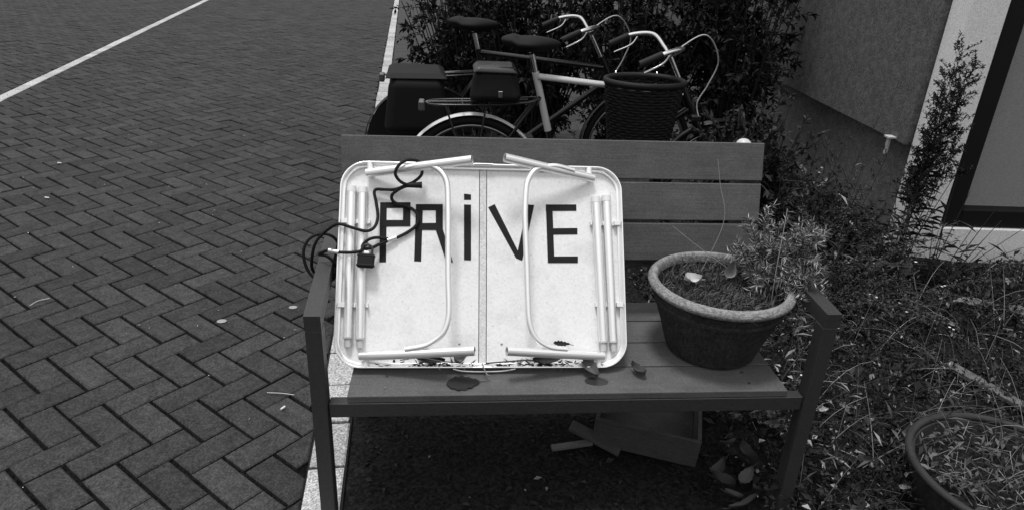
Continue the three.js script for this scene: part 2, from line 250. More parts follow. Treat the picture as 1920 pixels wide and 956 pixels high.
// ------------------------------------------------------------------ the garden bench
const paint = [0.092, 0.098, 0.103].map(l => mat(l, 0.62, { map: T.wood, bumpMap: T.woodB, bumpScale: 0.0005 }));
const darkPaint = mat(0.034, 0.5, { map: T.pale, bumpMap: T.speckB, bumpScale: 0.0006, specularIntensity: 1 });
const SH = 0.4284;
{
  const b = thing('garden_bench', 'grey slatted garden bench with dark frame carrying a folded table and a flowerpot', 'bench');
  for (let i = 0; i < 4; i++) part('seat_plank', rbox(1.1095, 0.02, 0.1155, 0.2658, SH - 0.01, -0.0597 - i * 0.1197, 0.003, i * 0.37, i * 0.21), paint[i % 3], b);
  // back: three planks on a plane leaning back
  const s = 1.016, C = [-0.0519, 1.4506, 1.4179], sc = p => p.map((v, i) => C[i] + (v - C[i]) * s);
  const top = sc([-0.337, 0.9452, -0.4628]), topR = sc([0.8524, 0.9452, -0.4628]), hP = 0.1075 * s, gap = 0.0085 * s, rec = 0.2763;
  for (let i = 0; i < 3; i++) {
    const w = topR[0] - top[0] - i * 0.004, g = rbox(w, hP, 0.022, 0, 0, 0, 0.003, i * 0.29, i * 0.17), t = i * (hP + gap) + hP / 2;
    g.rotateX(-rec); g.translate((top[0] + topR[0]) / 2, top[1] - t * Math.cos(rec) - 0.011 * Math.sin(rec) * 0, top[2] + t * Math.sin(rec) - 0.011);
    part('back_plank', g, paint[(i + 1) % 3], b);
  }
  const zt = top[2] - 0.024, zb = zt + (3 * hP + 2 * gap) * Math.sin(rec), yb = top[1] - (3 * hP + 2 * gap) * Math.cos(rec);
  for (const x of [-0.322, 0.842]) { // rear leg that widens to carry the leaning back
    const sh = new THREE.Shape([[zt + 0.008, top[1] - 0.03], [zb - 0.002, yb], [-0.484, 0.43], [-0.484, -0.02], [-0.53, -0.02], [-0.54, 0.43], [zt - 0.035, top[1] - 0.03]].map(p => new THREE.Vector2(-p[0], p[1])));
    const g = new THREE.ExtrudeGeometry(sh, { depth: 0.036, bevelEnabled: false }); g.rotateY(Math.PI / 2); g.translate(x - 0.018, 0, 0);
    part('rear_leg', uvMetre(g), darkPaint, b);
  }
  for (const [x0, x1, sh] of [[-0.373, -0.335, -0.027], [0.867, 0.905, 0.02]]) {
    part('front_leg', rbox(0.038, 0.632, 0.042, (x0 + x1) / 2, 0.3, -0.014, 0.003), darkPaint, b);
    const beam = (y0, y1, m, name, zf) => part(name, hex8([[x0, y0, zf], [x1, y0, zf], [x1 + sh, y0, -0.52], [x0 + sh, y0, -0.52], [x0, y1, zf], [x1, y1, zf], [x1 + sh, y1, -0.52], [x0 + sh, y1, -0.52]]), m, b);
    beam(0.6165, 0.641, darkPaint, 'arm_rail', 0.0072); beam(0.6412, 0.6552, darkPaint, 'armrest', 0.0085);
    const xi = sh < 0 ? x1 + sh : x0 + sh, xo = sh < 0 ? -0.335 : 0.855;
    part('arm_bracket', rbox(Math.abs(xo - xi) + 0.02, 0.03, 0.03, (xo + xi) / 2, 0.633, -0.5, 0.002), darkPaint, b);
  }
  part('front_rail', rbox(1.198, 0.04, 0.03, 0.266, SH - 0.0405, -0.0155, 0.002), darkPaint, b);
  part('rear_rail', rbox(1.128, 0.04, 0.03, 0.26, SH - 0.0405, -0.466, 0.002), darkPaint, b);
  for (const x of [-0.2, 0.266, 0.73]) part('seat_bearer', rbox(0.04, 0.034, 0.418, x, SH - 0.0385, -0.2405, 0.002), darkPaint, b);
  const screwM = mat(0.25, 0.4, { metalness: 1 });
  for (const x of [-0.2, 0.73]) for (let i = 0; i < 4; i++) for (const dz of [-0.025, 0.025]) { const g = new THREE.CylinderGeometry(0.0035, 0.0035, 0.002, 10); g.translate(x, SH + 0.0004, -0.0597 - i * 0.1197 + dz); part('screw', g, screwM, b); }
  // wet print on the front plank
  const wet = mat(0.03, 0.3); const ell = (cx, cz, a, c, ro, n = 22, sd = 1) => { const f = rng(sd), s = new THREE.Shape(); for (let i = 0; i < n; i++) { const t = i / n * 6.2832, k = 1 + (f() - 0.5) * 0.12; const X = Math.cos(t) * a * k, Y = Math.sin(t) * c * k; s[i ? 'lineTo' : 'moveTo'](X * Math.cos(ro) - Y * Math.sin(ro), X * Math.sin(ro) + Y * Math.cos(ro)); } const g = new THREE.ShapeGeometry(s); g.rotateX(-Math.PI / 2); g.translate(cx, SH + 0.0009, cz); return g; };
  part('wet_mark', ell(0.332, -0.052, 0.03, 0.018, -0.05, 22, 4), wet, b, 'dark damp mark on the seat');
}

// ------------------------------------------------------------------ the folding table leaning on the bench, seen from its underside
const tb = new THREE.Group();
{
  tb.name = 'folding_table'; scene.add(tb);
  tag(tb, 'white folding camping table leaning on the bench, underside marked PRIVE in black tape', 'table');
  const m = new THREE.Matrix4().makeBasis(V3(0.9999, -0.0039, 0.0105), V3(0.0092, 0.8169, -0.5767), V3(-0.0063, 0.5768, 0.8169)); m.setPosition(0.0421, 0.4475, -0.09);
  tb.applyMatrix4(m);
  const W = 0.757, H = 0.544, D = 0.022;                         // local: x right, y up the table, z out of the underside; rim edge at z = 0, panel at z = -0.02
  const alu = mat(0.88, 0.42, { metalness: 0.85, specularIntensity: 1 }), rimM = mat(0.86, 0.34, { metalness: 0.9, specularIntensity: 1 }), pan = mat(0.74, 0.5, { map: T.metal }), strip = mat(0.6, 0.5, { map: T.pale }), tape = mat(0.014, 0.7), plast = mat(0.75, 0.5), dark = mat(0.03, 0.7);
  const rrect = (w, h, r, cx, cy, S = THREE.Shape) => { const s = new S(), x = cx - w / 2, y = cy - h / 2; s.moveTo(x + r, y); s.lineTo(x + w - r, y); s.absarc(x + w - r, y + r, r, -Math.PI / 2, 0); s.lineTo(x + w, y + h - r); s.absarc(x + w - r, y + h - r, r, 0, Math.PI / 2); s.lineTo(x + r, y + h); s.absarc(x + r, y + h - r, r, Math.PI / 2, Math.PI); s.lineTo(x, y + r); s.absarc(x + r, y + r, r, Math.PI, 1.5 * Math.PI); return s; };
  const cy = H / 2;
  // two rim halves: an outer wall and a low inner step
  const ring = (o, r, i, ri, z0, z1, bev) => { const s = rrect(W - 2 * o, H - 2 * o, r, -0.0, cy); s.holes.push(rrect(W - 2 * i, H - 2 * i, ri, 0, cy, THREE.Path)); const g = new THREE.ExtrudeGeometry(s, { depth: z1 - z0 - 2 * bev, bevelEnabled: bev > 0, bevelSize: bev * 0.8, bevelThickness: bev, bevelSegments: 2, curveSegments: 14 }); g.translate(0, 0, z0 + bev); return toCreasedNormals(g, 0.7); };
  const fr = part('frame', ring(0.001, 0.068, 0.0032, 0.066, -D - 0.004, 0, 0.0007), rimM, tb);
  part('inner_step', ring(0.0034, 0.0655, 0.0125, 0.057, -D - 0.002, -0.0125, 0.0006), rimM, fr);
  for (const sx of [-1, 1]) { // panel halves either side of the hinge strip
    const s = new THREE.Shape(), x0 = 0.0108, x1 = W / 2 - 0.0035, r = 0.064, y0 = 0.0036, y1 = H - 0.0036;
    s.moveTo(x0, y0); s.lineTo(x1 - r, y0); s.absarc(x1 - r, y0 + r, r, -Math.PI / 2, 0); s.lineTo(x1, y1 - r); s.absarc(x1 - r, y1 - r, r, 0, Math.PI / 2); s.lineTo(x0, y1); s.lineTo(x0, y0);
    let g = new THREE.ExtrudeGeometry(s, { depth: 0.0035, bevelEnabled: false, curveSegments: 12 }); g.translate(0, 0, -0.0235); if (sx < 0) { g.scale(-1, 1, 1); const p = g.toNonIndexed ? (g.index ? g.toNonIndexed() : g) : g; const a = p.attributes.position.array; for (let i = 0; i < a.length; i += 9) for (let k = 0; k < 3; k++) { const t = a[i + 3 + k]; a[i + 3 + k] = a[i + 6 + k]; a[i + 6 + k] = t; } p.computeVertexNormals(); g = p; }
    part('panel', uvMetre(g, sx * 0.31, 0.12), pan, tb);
  }
  part('hinge_strip', [rbox(0.0178, H - 0.008, 0.004, 0, cy, -0.0205, 0.001)], strip, tb, 'grey hinge strip down the middle');
  // letters of black tape
  const quad = pts => { const s = new THREE.Shape(pts.map(p => new THREE.Vector2(...p))); const g = new THREE.ExtrudeGeometry(s, { depth: 0.0006, bevelEnabled: false }); return g; };
  const letters = {
    P: [[[-0.2746, 0.4359], [-0.257, 0.4363], [-0.2543, 0.2747], [-0.2717, 0.2745]], [[-0.2746, 0.4359], [-0.1942, 0.4375], [-0.1939, 0.4216], [-0.2742, 0.4201]], [[-0.2137, 0.4371], [-0.1942, 0.4375], [-0.1931, 0.3715], [-0.2129, 0.3712]], [[-0.2731, 0.3872], [-0.1935, 0.3886], [-0.1931, 0.3715], [-0.2726, 0.3694]]],
    R: [[[-0.1796, 0.4326], [-0.161, 0.4329], [-0.1628, 0.2775], [-0.1812, 0.2785]], [[-0.1796, 0.4326], [-0.1082, 0.434], [-0.1079, 0.4167], [-0.1793, 0.4154]], [[-0.1269, 0.4336], [-0.1082, 0.434], [-0.1071, 0.3631], [-0.1257, 0.3628]], [[-0.1764, 0.3803], [-0.1074, 0.3823], [-0.1071, 0.3623], [-0.1761, 0.362]], [[-0.1257, 0.3628], [-0.1071, 0.3652], [-0.079, 0.2767], [-0.0964, 0.2766]]],
    I: [[[-0.0515, 0.4642], [-0.0326, 0.4624], [-0.0325, 0.4471], [-0.0514, 0.4468]], [[-0.0513, 0.4342], [-0.0324, 0.4337], [-0.0313, 0.2824], [-0.0499, 0.283]]],
    V: [[[0.0138, 0.4276], [0.0315, 0.4366], [0.1039, 0.2882], [0.0884, 0.2902]], [[0.1206, 0.4375], [0.139, 0.4361], [0.1052, 0.2831], [0.0893, 0.2893]]],
    E: [[[0.171, 0.4384], [0.189, 0.4388], [0.1922, 0.2791], [0.1744, 0.2789]], [[0.171, 0.4384], [0.2548, 0.44], [0.2549, 0.422], [0.1708, 0.4196]], [[0.1872, 0.3721], [0.2564, 0.3741], [0.2561, 0.3567], [0.1878, 0.3548]], [[0.1747, 0.2955], [0.2561, 0.2969], [0.2557, 0.279], [0.1744, 0.278]]],
  };
  for (const k in letters) part('tape_letter', letters[k].map((q, i) => { const g = quad(q); g.translate(0, 0, -0.01985 + i * 0.00025); return g; }), tape, tb, 'black tape letter ' + k);
  // U-shaped leg frames
  const UZ = -0.006;
  const U1 = sweep([[-0.2066, 0.5158, 0.036], [-0.1504, 0.5205, 0.0515], [-0.1153, 0.5025, 0.058], [-0.0969, 0.4682, 0.0605], [-0.0931, 0.3899, 0.0605], [-0.0922, 0.32, 0.0602], [-0.0909, 0.2239, 0.0602], [-0.0883, 0.1297, 0.061], [-0.1022, 0.0836, 0.0585], [-0.1416, 0.0545, 0.049], [-0.1949, 0.0445, 0.034]], 0.0077, 90, 12, false, 0.4);
  const U2 = sweep([[0.2424, 0.5222, 0.024], [0.1892, 0.5285, 0.0395], [0.1369, 0.5151, 0.050], [0.1117, 0.4743, 0.0545], [0.1058, 0.3946, 0.055], [0.1076, 0.3241, 0.0543], [0.1099, 0.2545, 0.0536], [0.1144, 0.1181, 0.0523], [0.1322, 0.0716, 0.0485], [0.1673, 0.0500, 0.0405], [0.2132, 0.0452, 0.028]], 0.0077, 90, 12, false, 0.4);
  part('leg_frame', U1, alu, tb); part('leg_frame', U2, alu, tb);
  // hinged leg sockets with open ends, standing on pivot posts; upper pair swung out past the rim
  const sockets = [
    [[-0.3104, 0.5114, -0.004], [-0.0334, 0.5255, 0.0856], [-0.3038, 0.541]], [[0.3010, 0.5104, -0.0039], [0.051, 0.5359, 0.0782], [0.2897, 0.541]],
    [[-0.3108, 0.0298, -0.004], [-0.0232, 0.0393, 0.0749], [-0.2957, 0.003]], [[0.315, 0.0299, -0.004], [0.0564, 0.0399, 0.0656], [0.3023, 0.003]],
  ];
  for (const [a, b, p] of sockets) {
    const t = part('leg_socket', pipe(a, b, 0.0118, 0.0098), alu, tb), k = 0.03;
    part('end_plug', rod(a, a.map((v, i) => v + (b[i] - v) * k), 0.0099), alu, t);
    part('bore_shade', rod(a.map((v, i) => v + (b[i] - v) * 0.86), a.map((v, i) => v + (b[i] - v) * 0.965), 0.0096, 16), mat(0.012, 0.9), t, 'dark plug painting the shade inside the open tube end');  // dark plug added in the bore to stand for its shade
    part('pivot_post', rod([p[0], p[1], -0.006], [p[0] * 0.5 + (a[0] + (b[0] - a[0]) * 0.05) * 0.5, a[1] + (b[1] - a[1]) * 0.05, -0.004], 0.0075), plast, t);
  }
  // four leg extensions held by clips
  const ext = [[[-0.349, 0.475], [-0.3445, 0.0784], [-0.3422, 0.0528]], [[-0.3197, 0.4727], [-0.3137, 0.0758], [-0.3127, 0.0502]], [[0.3061, 0.4589], [0.3165, 0.0688], [0.3172, 0.0425]], [[0.3355, 0.4626], [0.3435, 0.0689], [0.3441, 0.0425]]];
  for (const [a, b, c] of ext) {
    const z = -0.0075, L = part('leg_tube', [rod([...a, z], [...b, z], 0.0116, 18)], alu, tb);
    part('foot_cap', [rod([...a, z], [a[0], a[1] - 0.016, z], 0.0124, 18)], plast, L);
    part('spigot', [rod([...b, z], [b[0], b[1] - 0.004, z], 0.0122, 18), rod([...b, z], [...c, z], 0.0088, 14, 0.0078)], mat(0.5, 0.5), L);
  }
  for (const [x0, x1, y] of [[-0.3735, -0.2985, 0.3803], [-0.3735, -0.2995, 0.16], [0.2925, 0.3735, 0.386], [0.301, 0.3735, 0.1655]]) {
    const l = x0 < 0, xo = l ? x0 : x1, g = [rbox(x1 - x0, 0.011, 0.006, (x0 + x1) / 2, y, -0.0168, 0.001), rbox(0.0165, 0.0125, 0.016, xo + (l ? 0.010 : -0.010), y, -0.009, 0.001)];
    const mids = l ? [-0.331, -0.2995] : [0.2925, 0.3255]; for (const x of mids) g.push(rbox(0.0042, 0.0115, 0.014, x + (y < 0.3 ? (l ? 0.002 : 0.008) : 0), y, -0.012, 0.0008));
    part('clip', g, plast, tb);
  }
  // hinges on the rim edges and the carrying handle along the lower edge
  part('handle', [sweep([[-0.075, -0.0022, -0.012], [-0.05, -0.0075, -0.010], [0, -0.009, -0.009], [0.05, -0.0075, -0.010], [0.085, -0.0022, -0.012]], 0.0026, 24, 6)], rimM, tb);
  for (const [x, y] of [[0, 0.0016], [0, H - 0.0016]]) part('hinge', [rod([x - 0.025, y, 0.0012], [x + 0.025, y, 0.0012], 0.0022, 8)], rimM, tb);
  for (const [x, y] of [[-0.06, 0.062], [0.05, 0.062]]) { const g = new THREE.SphereGeometry(0.003, 8, 5); g.scale(1, 1, 0.5); g.translate(x, y, x > -0.1 && x < 0.1 ? -0.0195 : 0.004); part('rivet', g, mat(0.3, 0.4, { metalness: 0.8 }), tb); }
}
const onTable = (x, y, z) => V3(x, y, z).applyMatrix4(tb.matrix);

// ------------------------------------------------------------------ cable lock round the armrest and the padlock
{
  const rub = mat(0.012, 0.6), steel = mat(0.72, 0.3, { metalness: 0.6 });
  const tp = (l, z = 0.02) => l.map(([x, y, w]) => { const p = onTable(x, y, w ?? z); return [p.x, p.y, p.z]; });
  const cl = thing('cable_lock', 'black rubber lock cable looped over the table tube and round the armrest', 'cable');
  const A = tp([[-0.1844, 0.4735, 0.022], [-0.2036, 0.474, 0.024], [-0.2215, 0.4815, 0.034], [-0.2315, 0.4975, 0.044], [-0.2220, 0.518, 0.05], [-0.2020, 0.534, 0.044], [-0.1781, 0.5376, 0.03], [-0.1650, 0.527, 0.018], [-0.1655, 0.5044, 0.014], [-0.183, 0.4846, 0.018], [-0.203, 0.4742, 0.02], [-0.2333, 0.4653, 0.006], [-0.2636, 0.4659, 0.0], [-0.2829, 0.467, -0.003], [-0.289, 0.4578, -0.003], [-0.2826, 0.4284, -0.004], [-0.2774, 0.3908, 0.0], [-0.2844, 0.3616, 0.008], [-0.3039, 0.3497, 0.014], [-0.336, 0.3566, 0.015], [-0.368, 0.3664, 0.014], [-0.386, 0.3665, 0.006]]);
  const ringA = [[-0.374, 0.722, -0.315], [-0.396, 0.695, -0.315], [-0.407, 0.66, -0.315], [-0.412, 0.62, -0.32], [-0.40, 0.598, -0.325], [-0.36, 0.594, -0.33], [-0.336, 0.615, -0.335], [-0.333, 0.66, -0.338], [-0.352, 0.702, -0.335], [-0.385, 0.716, -0.325], [-0.415, 0.702, -0.315], [-0.428, 0.668, -0.305], [-0.418, 0.622, -0.297], [-0.39, 0.598, -0.288], [-0.352, 0.605, -0.28], [-0.341, 0.64, -0.285], [-0.362, 0.672, -0.28], [-0.384, 0.678, -0.278], [-0.376, 0.684, -0.276]];
  const Cc = tp([[-0.398, 0.2982, 0.012], [-0.375, 0.2955, 0.016], [-0.3729, 0.2926, 0.017], [-0.3414, 0.2921, 0.018], [-0.318, 0.2955, 0.018], [-0.3108, 0.3015, 0.018], [-0.308, 0.3105, 0.016], [-0.298, 0.316, 0.012]]);
  part('cable', sweep([...A, ...ringA, ...Cc], 0.0042, 420, 8), rub, cl);
  part('ferrule', rod(tp([[-0.2036, 0.4725, 0.02]])[0], tp([[-0.163, 0.474, 0.022]])[0], 0.0055, 12, 0.0088), rub, cl);
  part('ferrule', rod(Cc[0], tp([[-0.371, 0.2926, 0.017]])[0], 0.0058, 12), steel, cl, 'silver crimp ferrule by the armrest');
  const B = tp([[-0.1745, 0.4721, 0.022], [-0.207, 0.4699, 0.018], [-0.237, 0.4556, 0.006], [-0.2427, 0.4418, -0.002], [-0.2303, 0.4303, -0.008], [-0.2018, 0.4237, -0.012], [-0.1813, 0.4114, -0.012], [-0.1728, 0.3927, -0.013], [-0.1784, 0.3717, -0.013], [-0.2002, 0.3538, -0.013], [-0.2278, 0.3385, -0.012], [-0.2516, 0.3285, -0.008], [-0.275, 0.3155, 0.002], [-0.287, 0.3065, 0.012], [-0.296, 0.304, 0.017], [-0.307, 0.304, 0.012], [-0.314, 0.309, 0.008], [-0.3088, 0.3195, 0.007], [-0.2953, 0.3305, 0.006], [-0.2756, 0.3357, 0.0], [-0.2496, 0.3335, -0.006]]);
  part('cable', sweep(B, 0.0042, 200, 8), rub, cl);
  part('ferrule', rod(tp([[-0.2516, 0.3300, -0.007]])[0], tp([[-0.2290, 0.3390, -0.0115]])[0], 0.0062, 12), steel, cl, 'silver crimp ferrule on the panel');

  const lk = new THREE.Group(); lk.name = 'padlock'; scene.add(lk); tag(lk, 'black rubber-cased padlock hanging from the lock cable on the table', 'padlock');
  const m = tb.matrix.clone().multiply(new THREE.Matrix4().makeTranslation(-0.3022, 0.2715, 0.016)).multiply(new THREE.Matrix4().makeRotationZ(-0.06)); lk.applyMatrix4(m);
  part('body', [new RoundedBoxGeometry(0.043, 0.036, 0.019, 3, 0.005), rbox(0.046, 0.007, 0.021, 0, -0.012, 0, 0.003), rbox(0.0445, 0.006, 0.0205, 0, 0.013, 0, 0.002)], rub, lk);
  part('shackle', sweep([[-0.0135, 0.014, 0], [-0.0135, 0.030, 0], [-0.0095, 0.0385, 0], [0, 0.042, 0], [0.0095, 0.0385, 0], [0.0135, 0.030, 0], [0.0135, 0.014, 0]], 0.0034, 30, 8), mat(0.03, 0.35), lk);
  part('shackle_collar', rbox(0.014, 0.008, 0.012, 0, 0.0205, 0, 0.002), steel, lk);
}

// ------------------------------------------------------------------ dead leaves and twigs
function dryLeaf(L, W, curl, fold, sd, teeth = 0) {
  const f = rng(sd), n = 10, mrows = [], pos = [], idx = [];
  for (let i = 0; i <= n; i++) { const t = i / n; let w = W / 2 * Math.pow(Math.sin(Math.PI * Math.pow(t, 0.8)), 0.8) + 0.0006; if (teeth) w *= 1 + (i % 2 ? teeth : -teeth); for (let k = -2; k <= 2; k++) { const s = k / 2; pos.push((t - 0.5) * L, curl * L * (4 * (t - 0.5) ** 2) + fold * W * s * s + (f() - 0.5) * 0.0022, s * w + curl * 0.1 * L * Math.sin(t * 4)); } }
  for (let i = 0; i < n; i++) for (let k = 0; k < 4; k++) { const a = i * 5 + k; idx.push(a, a + 1, a + 6, a, a + 6, a + 5); }
  const g = new THREE.BufferGeometry(); g.setAttribute('position', new THREE.Float32BufferAttribute(pos, 3)); g.setIndex(idx); g.computeVertexNormals();
  const st = rod([L * 0.48, curl * L * 0.9, 0], [L * 0.72, curl * L * 1.3 + 0.002, 0.003], 0.0008, 5); return merge([g, st]);
}
function leafThing(L, W, curl, fold, l, pos, rot, label, sd, teeth, group) { const o = single('dead_leaf', dryLeaf(L, W, curl, fold, sd, teeth), mat(l, 0.65, {}), label, 'leaf', group); o.position.set(...pos); o.rotation.set(...rot); return o; }
leafThing(0.085, 0.058, 0.0, 0.02, 0.022, [-0.008, SH + 0.003, -0.048], [0, 0.12, 0], 'flat dark wet leaf stuck on the front seat plank', 4, 0.1);
leafThing(0.062, 0.034, 0.12, 0.45, 0.09, [0.318, SH + 0.016, -0.085], [0.25, -1.05, -0.28], 'curled brown leaf hanging over the table rim onto the front plank', 5, 0.05);
leafThing(0.052, 0.026, 0.18, 0.6, 0.07, [0.446, SH + 0.006, -0.08], [0.1, 2.1, 0.0], 'small curled leaf on the plank between table and flowerpot', 6, 0.05);
{
  const put = (o, x, y, z) => { o.position.copy(onTable(x, y, z)); };
  const a = leafThing(0.075, 0.022, 0.12, 0.5, 0.03, [0, 0, 0], [0.5, -0.05, -0.12], 'dark withered leaf lying in the lower rim under the left leg socket', 7, 0.08); put(a, -0.135, 0.017, -0.006);
  const b = leafThing(0.036, 0.022, 0.3, 0.9, 0.2, [0, 0, 0], [0.4, 0.4, 0.1], 'pale shrivelled leaf in the lower rim beside the hinge', 8, 0.02); put(b, -0.055, 0.018, -0.004);
  const c = leafThing(0.045, 0.013, 0.06, 0.2, 0.02, [0, 0, 0], [0.75, -0.05, -0.15], 'narrow dark leaf clinging above the right leg socket', 9, 0.25); put(c, 0.205, 0.062, -0.006);
  const d = leafThing(0.085, 0.02, 0.14, 0.4, 0.035, [0, 0, 0], [0.5, 0.05, 0.02], 'long dark withered leaf lying in the lower rim under the right leg socket', 10, 0.08); put(d, 0.17, 0.018, -0.004);
  const tw = (pts, r, l, label) => single('twig', sweep(pts.map(p => { const q = onTable(...p); return [q.x, q.y, q.z]; }), r, 24, 5), mat(l, 0.8), label, 'twig');
  tw([[-0.21, 0.02, -0.004], [-0.16, 0.026, 0.0], [-0.11, 0.018, 0.002], [-0.05, 0.012, 0.004]], 0.0015, 0.12, 'thin twig lying along the lower table rim, left half');
  tw([[0.01, 0.012, 0.002], [0.06, 0.016, 0.0], [0.12, 0.02, -0.002], [0.15, 0.012, 0.002]], 0.0022, 0.08, 'rough brown twig lying along the lower table rim, right half');
  tw([[-0.002, 0.012, 0.004], [0.004, -0.004, 0.012], [0.010, -0.016, 0.018], [0.017, -0.020, 0.026]], 0.0016, 0.22, 'short pale stalk hanging over the lower rim below the hinge');
}

{ // wet crumbs and rotted leaf bits caught along the lower rim of the table
  const f = rng(54), g = new Leaves();
  for (const [cx, w, n] of [[-0.15, 0.035, 34], [-0.09, 0.05, 40], [-0.03, 0.03, 18], [0.05, 0.04, 22], [0.12, 0.05, 44], [0.19, 0.05, 44], [0.27, 0.05, 26], [-0.25, 0.05, 8]]) for (let i = 0; i < n; i++) { const p = onTable(cx + w * (f() + f() - 1), 0.0055 + 0.012 * f() * f(), -0.018 + 0.012 * f()); g.leaf(p, V3(rr(-1, 1, f), rr(-.3, .3, f), rr(-.3, .3, f)).normalize(), randDir(f), rr(0.008, 0.026, f), rr(0.003, 0.008, f), f() < 0.2 ? rr(0.12, 0.35, f) : rr(0.012, 0.07, f)); }
  const o = thing('rim_litter', 'wet crumbs and rotted leaf bits lying in the lower rim of the table', 'litter'); o.userData.kind = 'stuff'; plantPart('bits', g, o);
}

// ------------------------------------------------------------------ the flowerpot on the bench
const PX = 0.685, PZ = -0.212;
{
  const pot = thing('flowerpot', 'round terracotta flowerpot with weathered rim standing on the bench seat', 'flowerpot', [PX, SH + 0.0008, PZ]);
  const clay = mat(0.03, 0.85, { map: T.speck, bumpMap: T.speckB, bumpScale: 0.002 }), rimM = mat(0.22, 0.95, { map: T.lichen, bumpMap: T.speckB, bumpScale: 0.003 });  // rim: lichen mottling, with the brightness of its upturned face painted in
  const lat = (p, seg = 72) => { const g = new THREE.LatheGeometry(p.map(q => new THREE.Vector2(...q)), seg); const u = g.attributes.uv, ps = g.attributes.position; for (let i = 0; i < u.count; i++) { const R0 = Math.hypot(ps.getX(i), ps.getZ(i)); u.setXY(i, u.getX(i) * 6.283 * 0.16, ps.getY(i) - R0); } return g; };
  part('body', toCreasedNormals(lat([[0.001, 0.0], [0.112, 0.0], [0.122, 0.006], [0.127, 0.02], [0.148, 0.085], [0.166, 0.135], [0.1672, 0.141], [0.1725, 0.1445], [0.1735, 0.152], [0.171, 0.157], [0.1735, 0.165], [0.1765, 0.178], [0.170, 0.182], [0.164, 0.17], [0.155, 0.12], [0.001, 0.1]]), 0.5), clay, pot);
  part('rim', lat([[0.1715, 0.179], [0.178, 0.1815], [0.187, 0.186], [0.193, 0.192], [0.1945, 0.1975], [0.193, 0.2025], [0.1885, 0.2075], [0.183, 0.211], [0.177, 0.2125], [0.171, 0.209], [0.168, 0.2], [0.167, 0.185]]), rimM, pot, 'weathered rim, its colour painted paler for the light from above');
  const sg = new THREE.CircleGeometry(0.166, 48); sg.rotateX(-Math.PI / 2); 
  { const g = new THREE.RingGeometry(0.001, 0.1665, 40, 10); g.rotateX(-Math.PI / 2); const p = g.attributes.position; for (let i = 0; i < p.count; i++) p.setY(i, 0.168 + 0.014 * n64(p.getX(i) * 60 + 20, p.getZ(i) * 60 + 20)); g.computeVertexNormals(); part('potting_soil', uvMetre(g), earth, pot); }

  // low grassy seedlings all over the soil
  const f = rng(41), gr = new Leaves();
  for (let i = 0; i < 520; i++) { const a = rr(0, 6.283, f), q = 0.155 * Math.sqrt(f()), b = V3(PX + q * Math.cos(a), SH + 0.176, PZ + q * Math.sin(a)); const clump = n16(b.x * 40, b.z * 40); const k = 3 + Math.floor(f() * 4 * clump); for (let j = 0; j < k; j++) { const d = randDir(f, 0.8); if (d.y < 0.1) d.y = 0.1; gr.leaf(b.clone().add(V3(rr(-.006, .006, f), 0, rr(-.006, .006, f))), d.normalize(), V3(d.z, 0.3, -d.x).normalize(), rr(0.016, 0.042, f), rr(0.0016, 0.0032, f), rr(0.04, 0.16, f)); } }
  const gp = thing('seedling_grass', 'low grassy seedlings growing over the soil of the flowerpot', 'grass'); gp.userData.kind = 'stuff'; plantPart('blades', gr, gp);

  // needle-leaved herb shrub at the right-hand side of the pot
  const ro = thing('rosemary_shrub', 'bushy needle-leaved herb shrub leaning out of the flowerpot over the armrest', 'shrub');
  const st = new Leaves(), nd = new Leaves(), base = V3(PX + 0.10, SH + 0.17, PZ - 0.02);
  const twig = (p, d, len) => { const pts = arc(p, d, len, 0.25, 5); st.path(pts, 0.0019, 0.05); for (let s = 0; s < len; s += 0.0028) { const t = s / len * 5, i = Math.min(4, Math.floor(t)), c = pts[i].clone().lerp(pts[i + 1], t - i), dd = pts[i + 1].clone().sub(pts[i]).normalize(); for (let k = 0; k < 2; k++) { const o = randDir(f), side = o.sub(dd.clone().multiplyScalar(o.dot(dd))).normalize(), nd_ = side.multiplyScalar(0.85).addScaledVector(dd, 0.65).normalize(); nd.leaf(c, nd_, dd, rr(0.016, 0.028, f), rr(0.0018, 0.003, f), (f() < 0.3 ? rr(0.35, 0.75, f) : rr(0.03, 0.25, f))); } } };  // some needles coloured much paler, as painted highlights
  for (const [dx, dy, dz, len, nn] of [[0.25, 1, 0.05, 0.17, 9], [0.55, 1, 0.1, 0.19, 9], [0.1, 1, -0.1, 0.18, 8], [0.7, 0.9, 0.2, 0.19, 10], [0.9, 0.6, 0.35, 0.16, 8], [0.8, 0.9, -0.2, 0.17, 7], [0.5, 0.6, 0.5, 0.13, 7], [0.5, 0.9, 0.2, 0.2, 9], [-0.3, 0.7, -0.15, 0.1, 4], [0.3, 0.35, 0.5, 0.09, 5], [1.0, 0.35, 0.6, 0.13, 7]]) {
    const main = arc(base.clone().add(V3(rr(-.02, .02, f), 0, rr(-.02, .02, f))), V3(dx, dy, dz), len, 0.15, 6); st.path(main, 0.0032, 0.06);
    for (let k = 0; k < nn * 2; k++) { const t = rr(1.4, 5.9, f), i = Math.floor(t), p = main[i].clone().lerp(main[Math.min(6, i + 1)], t - i); twig(p, randDir(f, 0.45).add(V3(dx * 0.35, dy * 0.35, dz * 0.35)), rr(0.04, 0.085, f)); }
    twig(main[6], main[6].clone().sub(main[5]), 0.05);
  }
  plantPart('stem', st, ro); plantPart('foliage', nd, ro, glossLeafMat);
}
leafThing(0.05, 0.036, 0.12, 0.45, 0.5, [PX - 0.078, SH + 0.2, PZ - 0.012], [0.3, 0.1, -0.1], 'bright pale dry leaf on the soil of the flowerpot', 12, 0.04);
leafThing(0.055, 0.03, 0.3, 0.8, 0.24, [PX + 0.042, SH + 0.203, PZ - 0.055], [0.5, 1.0, 0.35], 'curled grey dry leaf standing in the flowerpot beside the shrub', 13, 0.04);
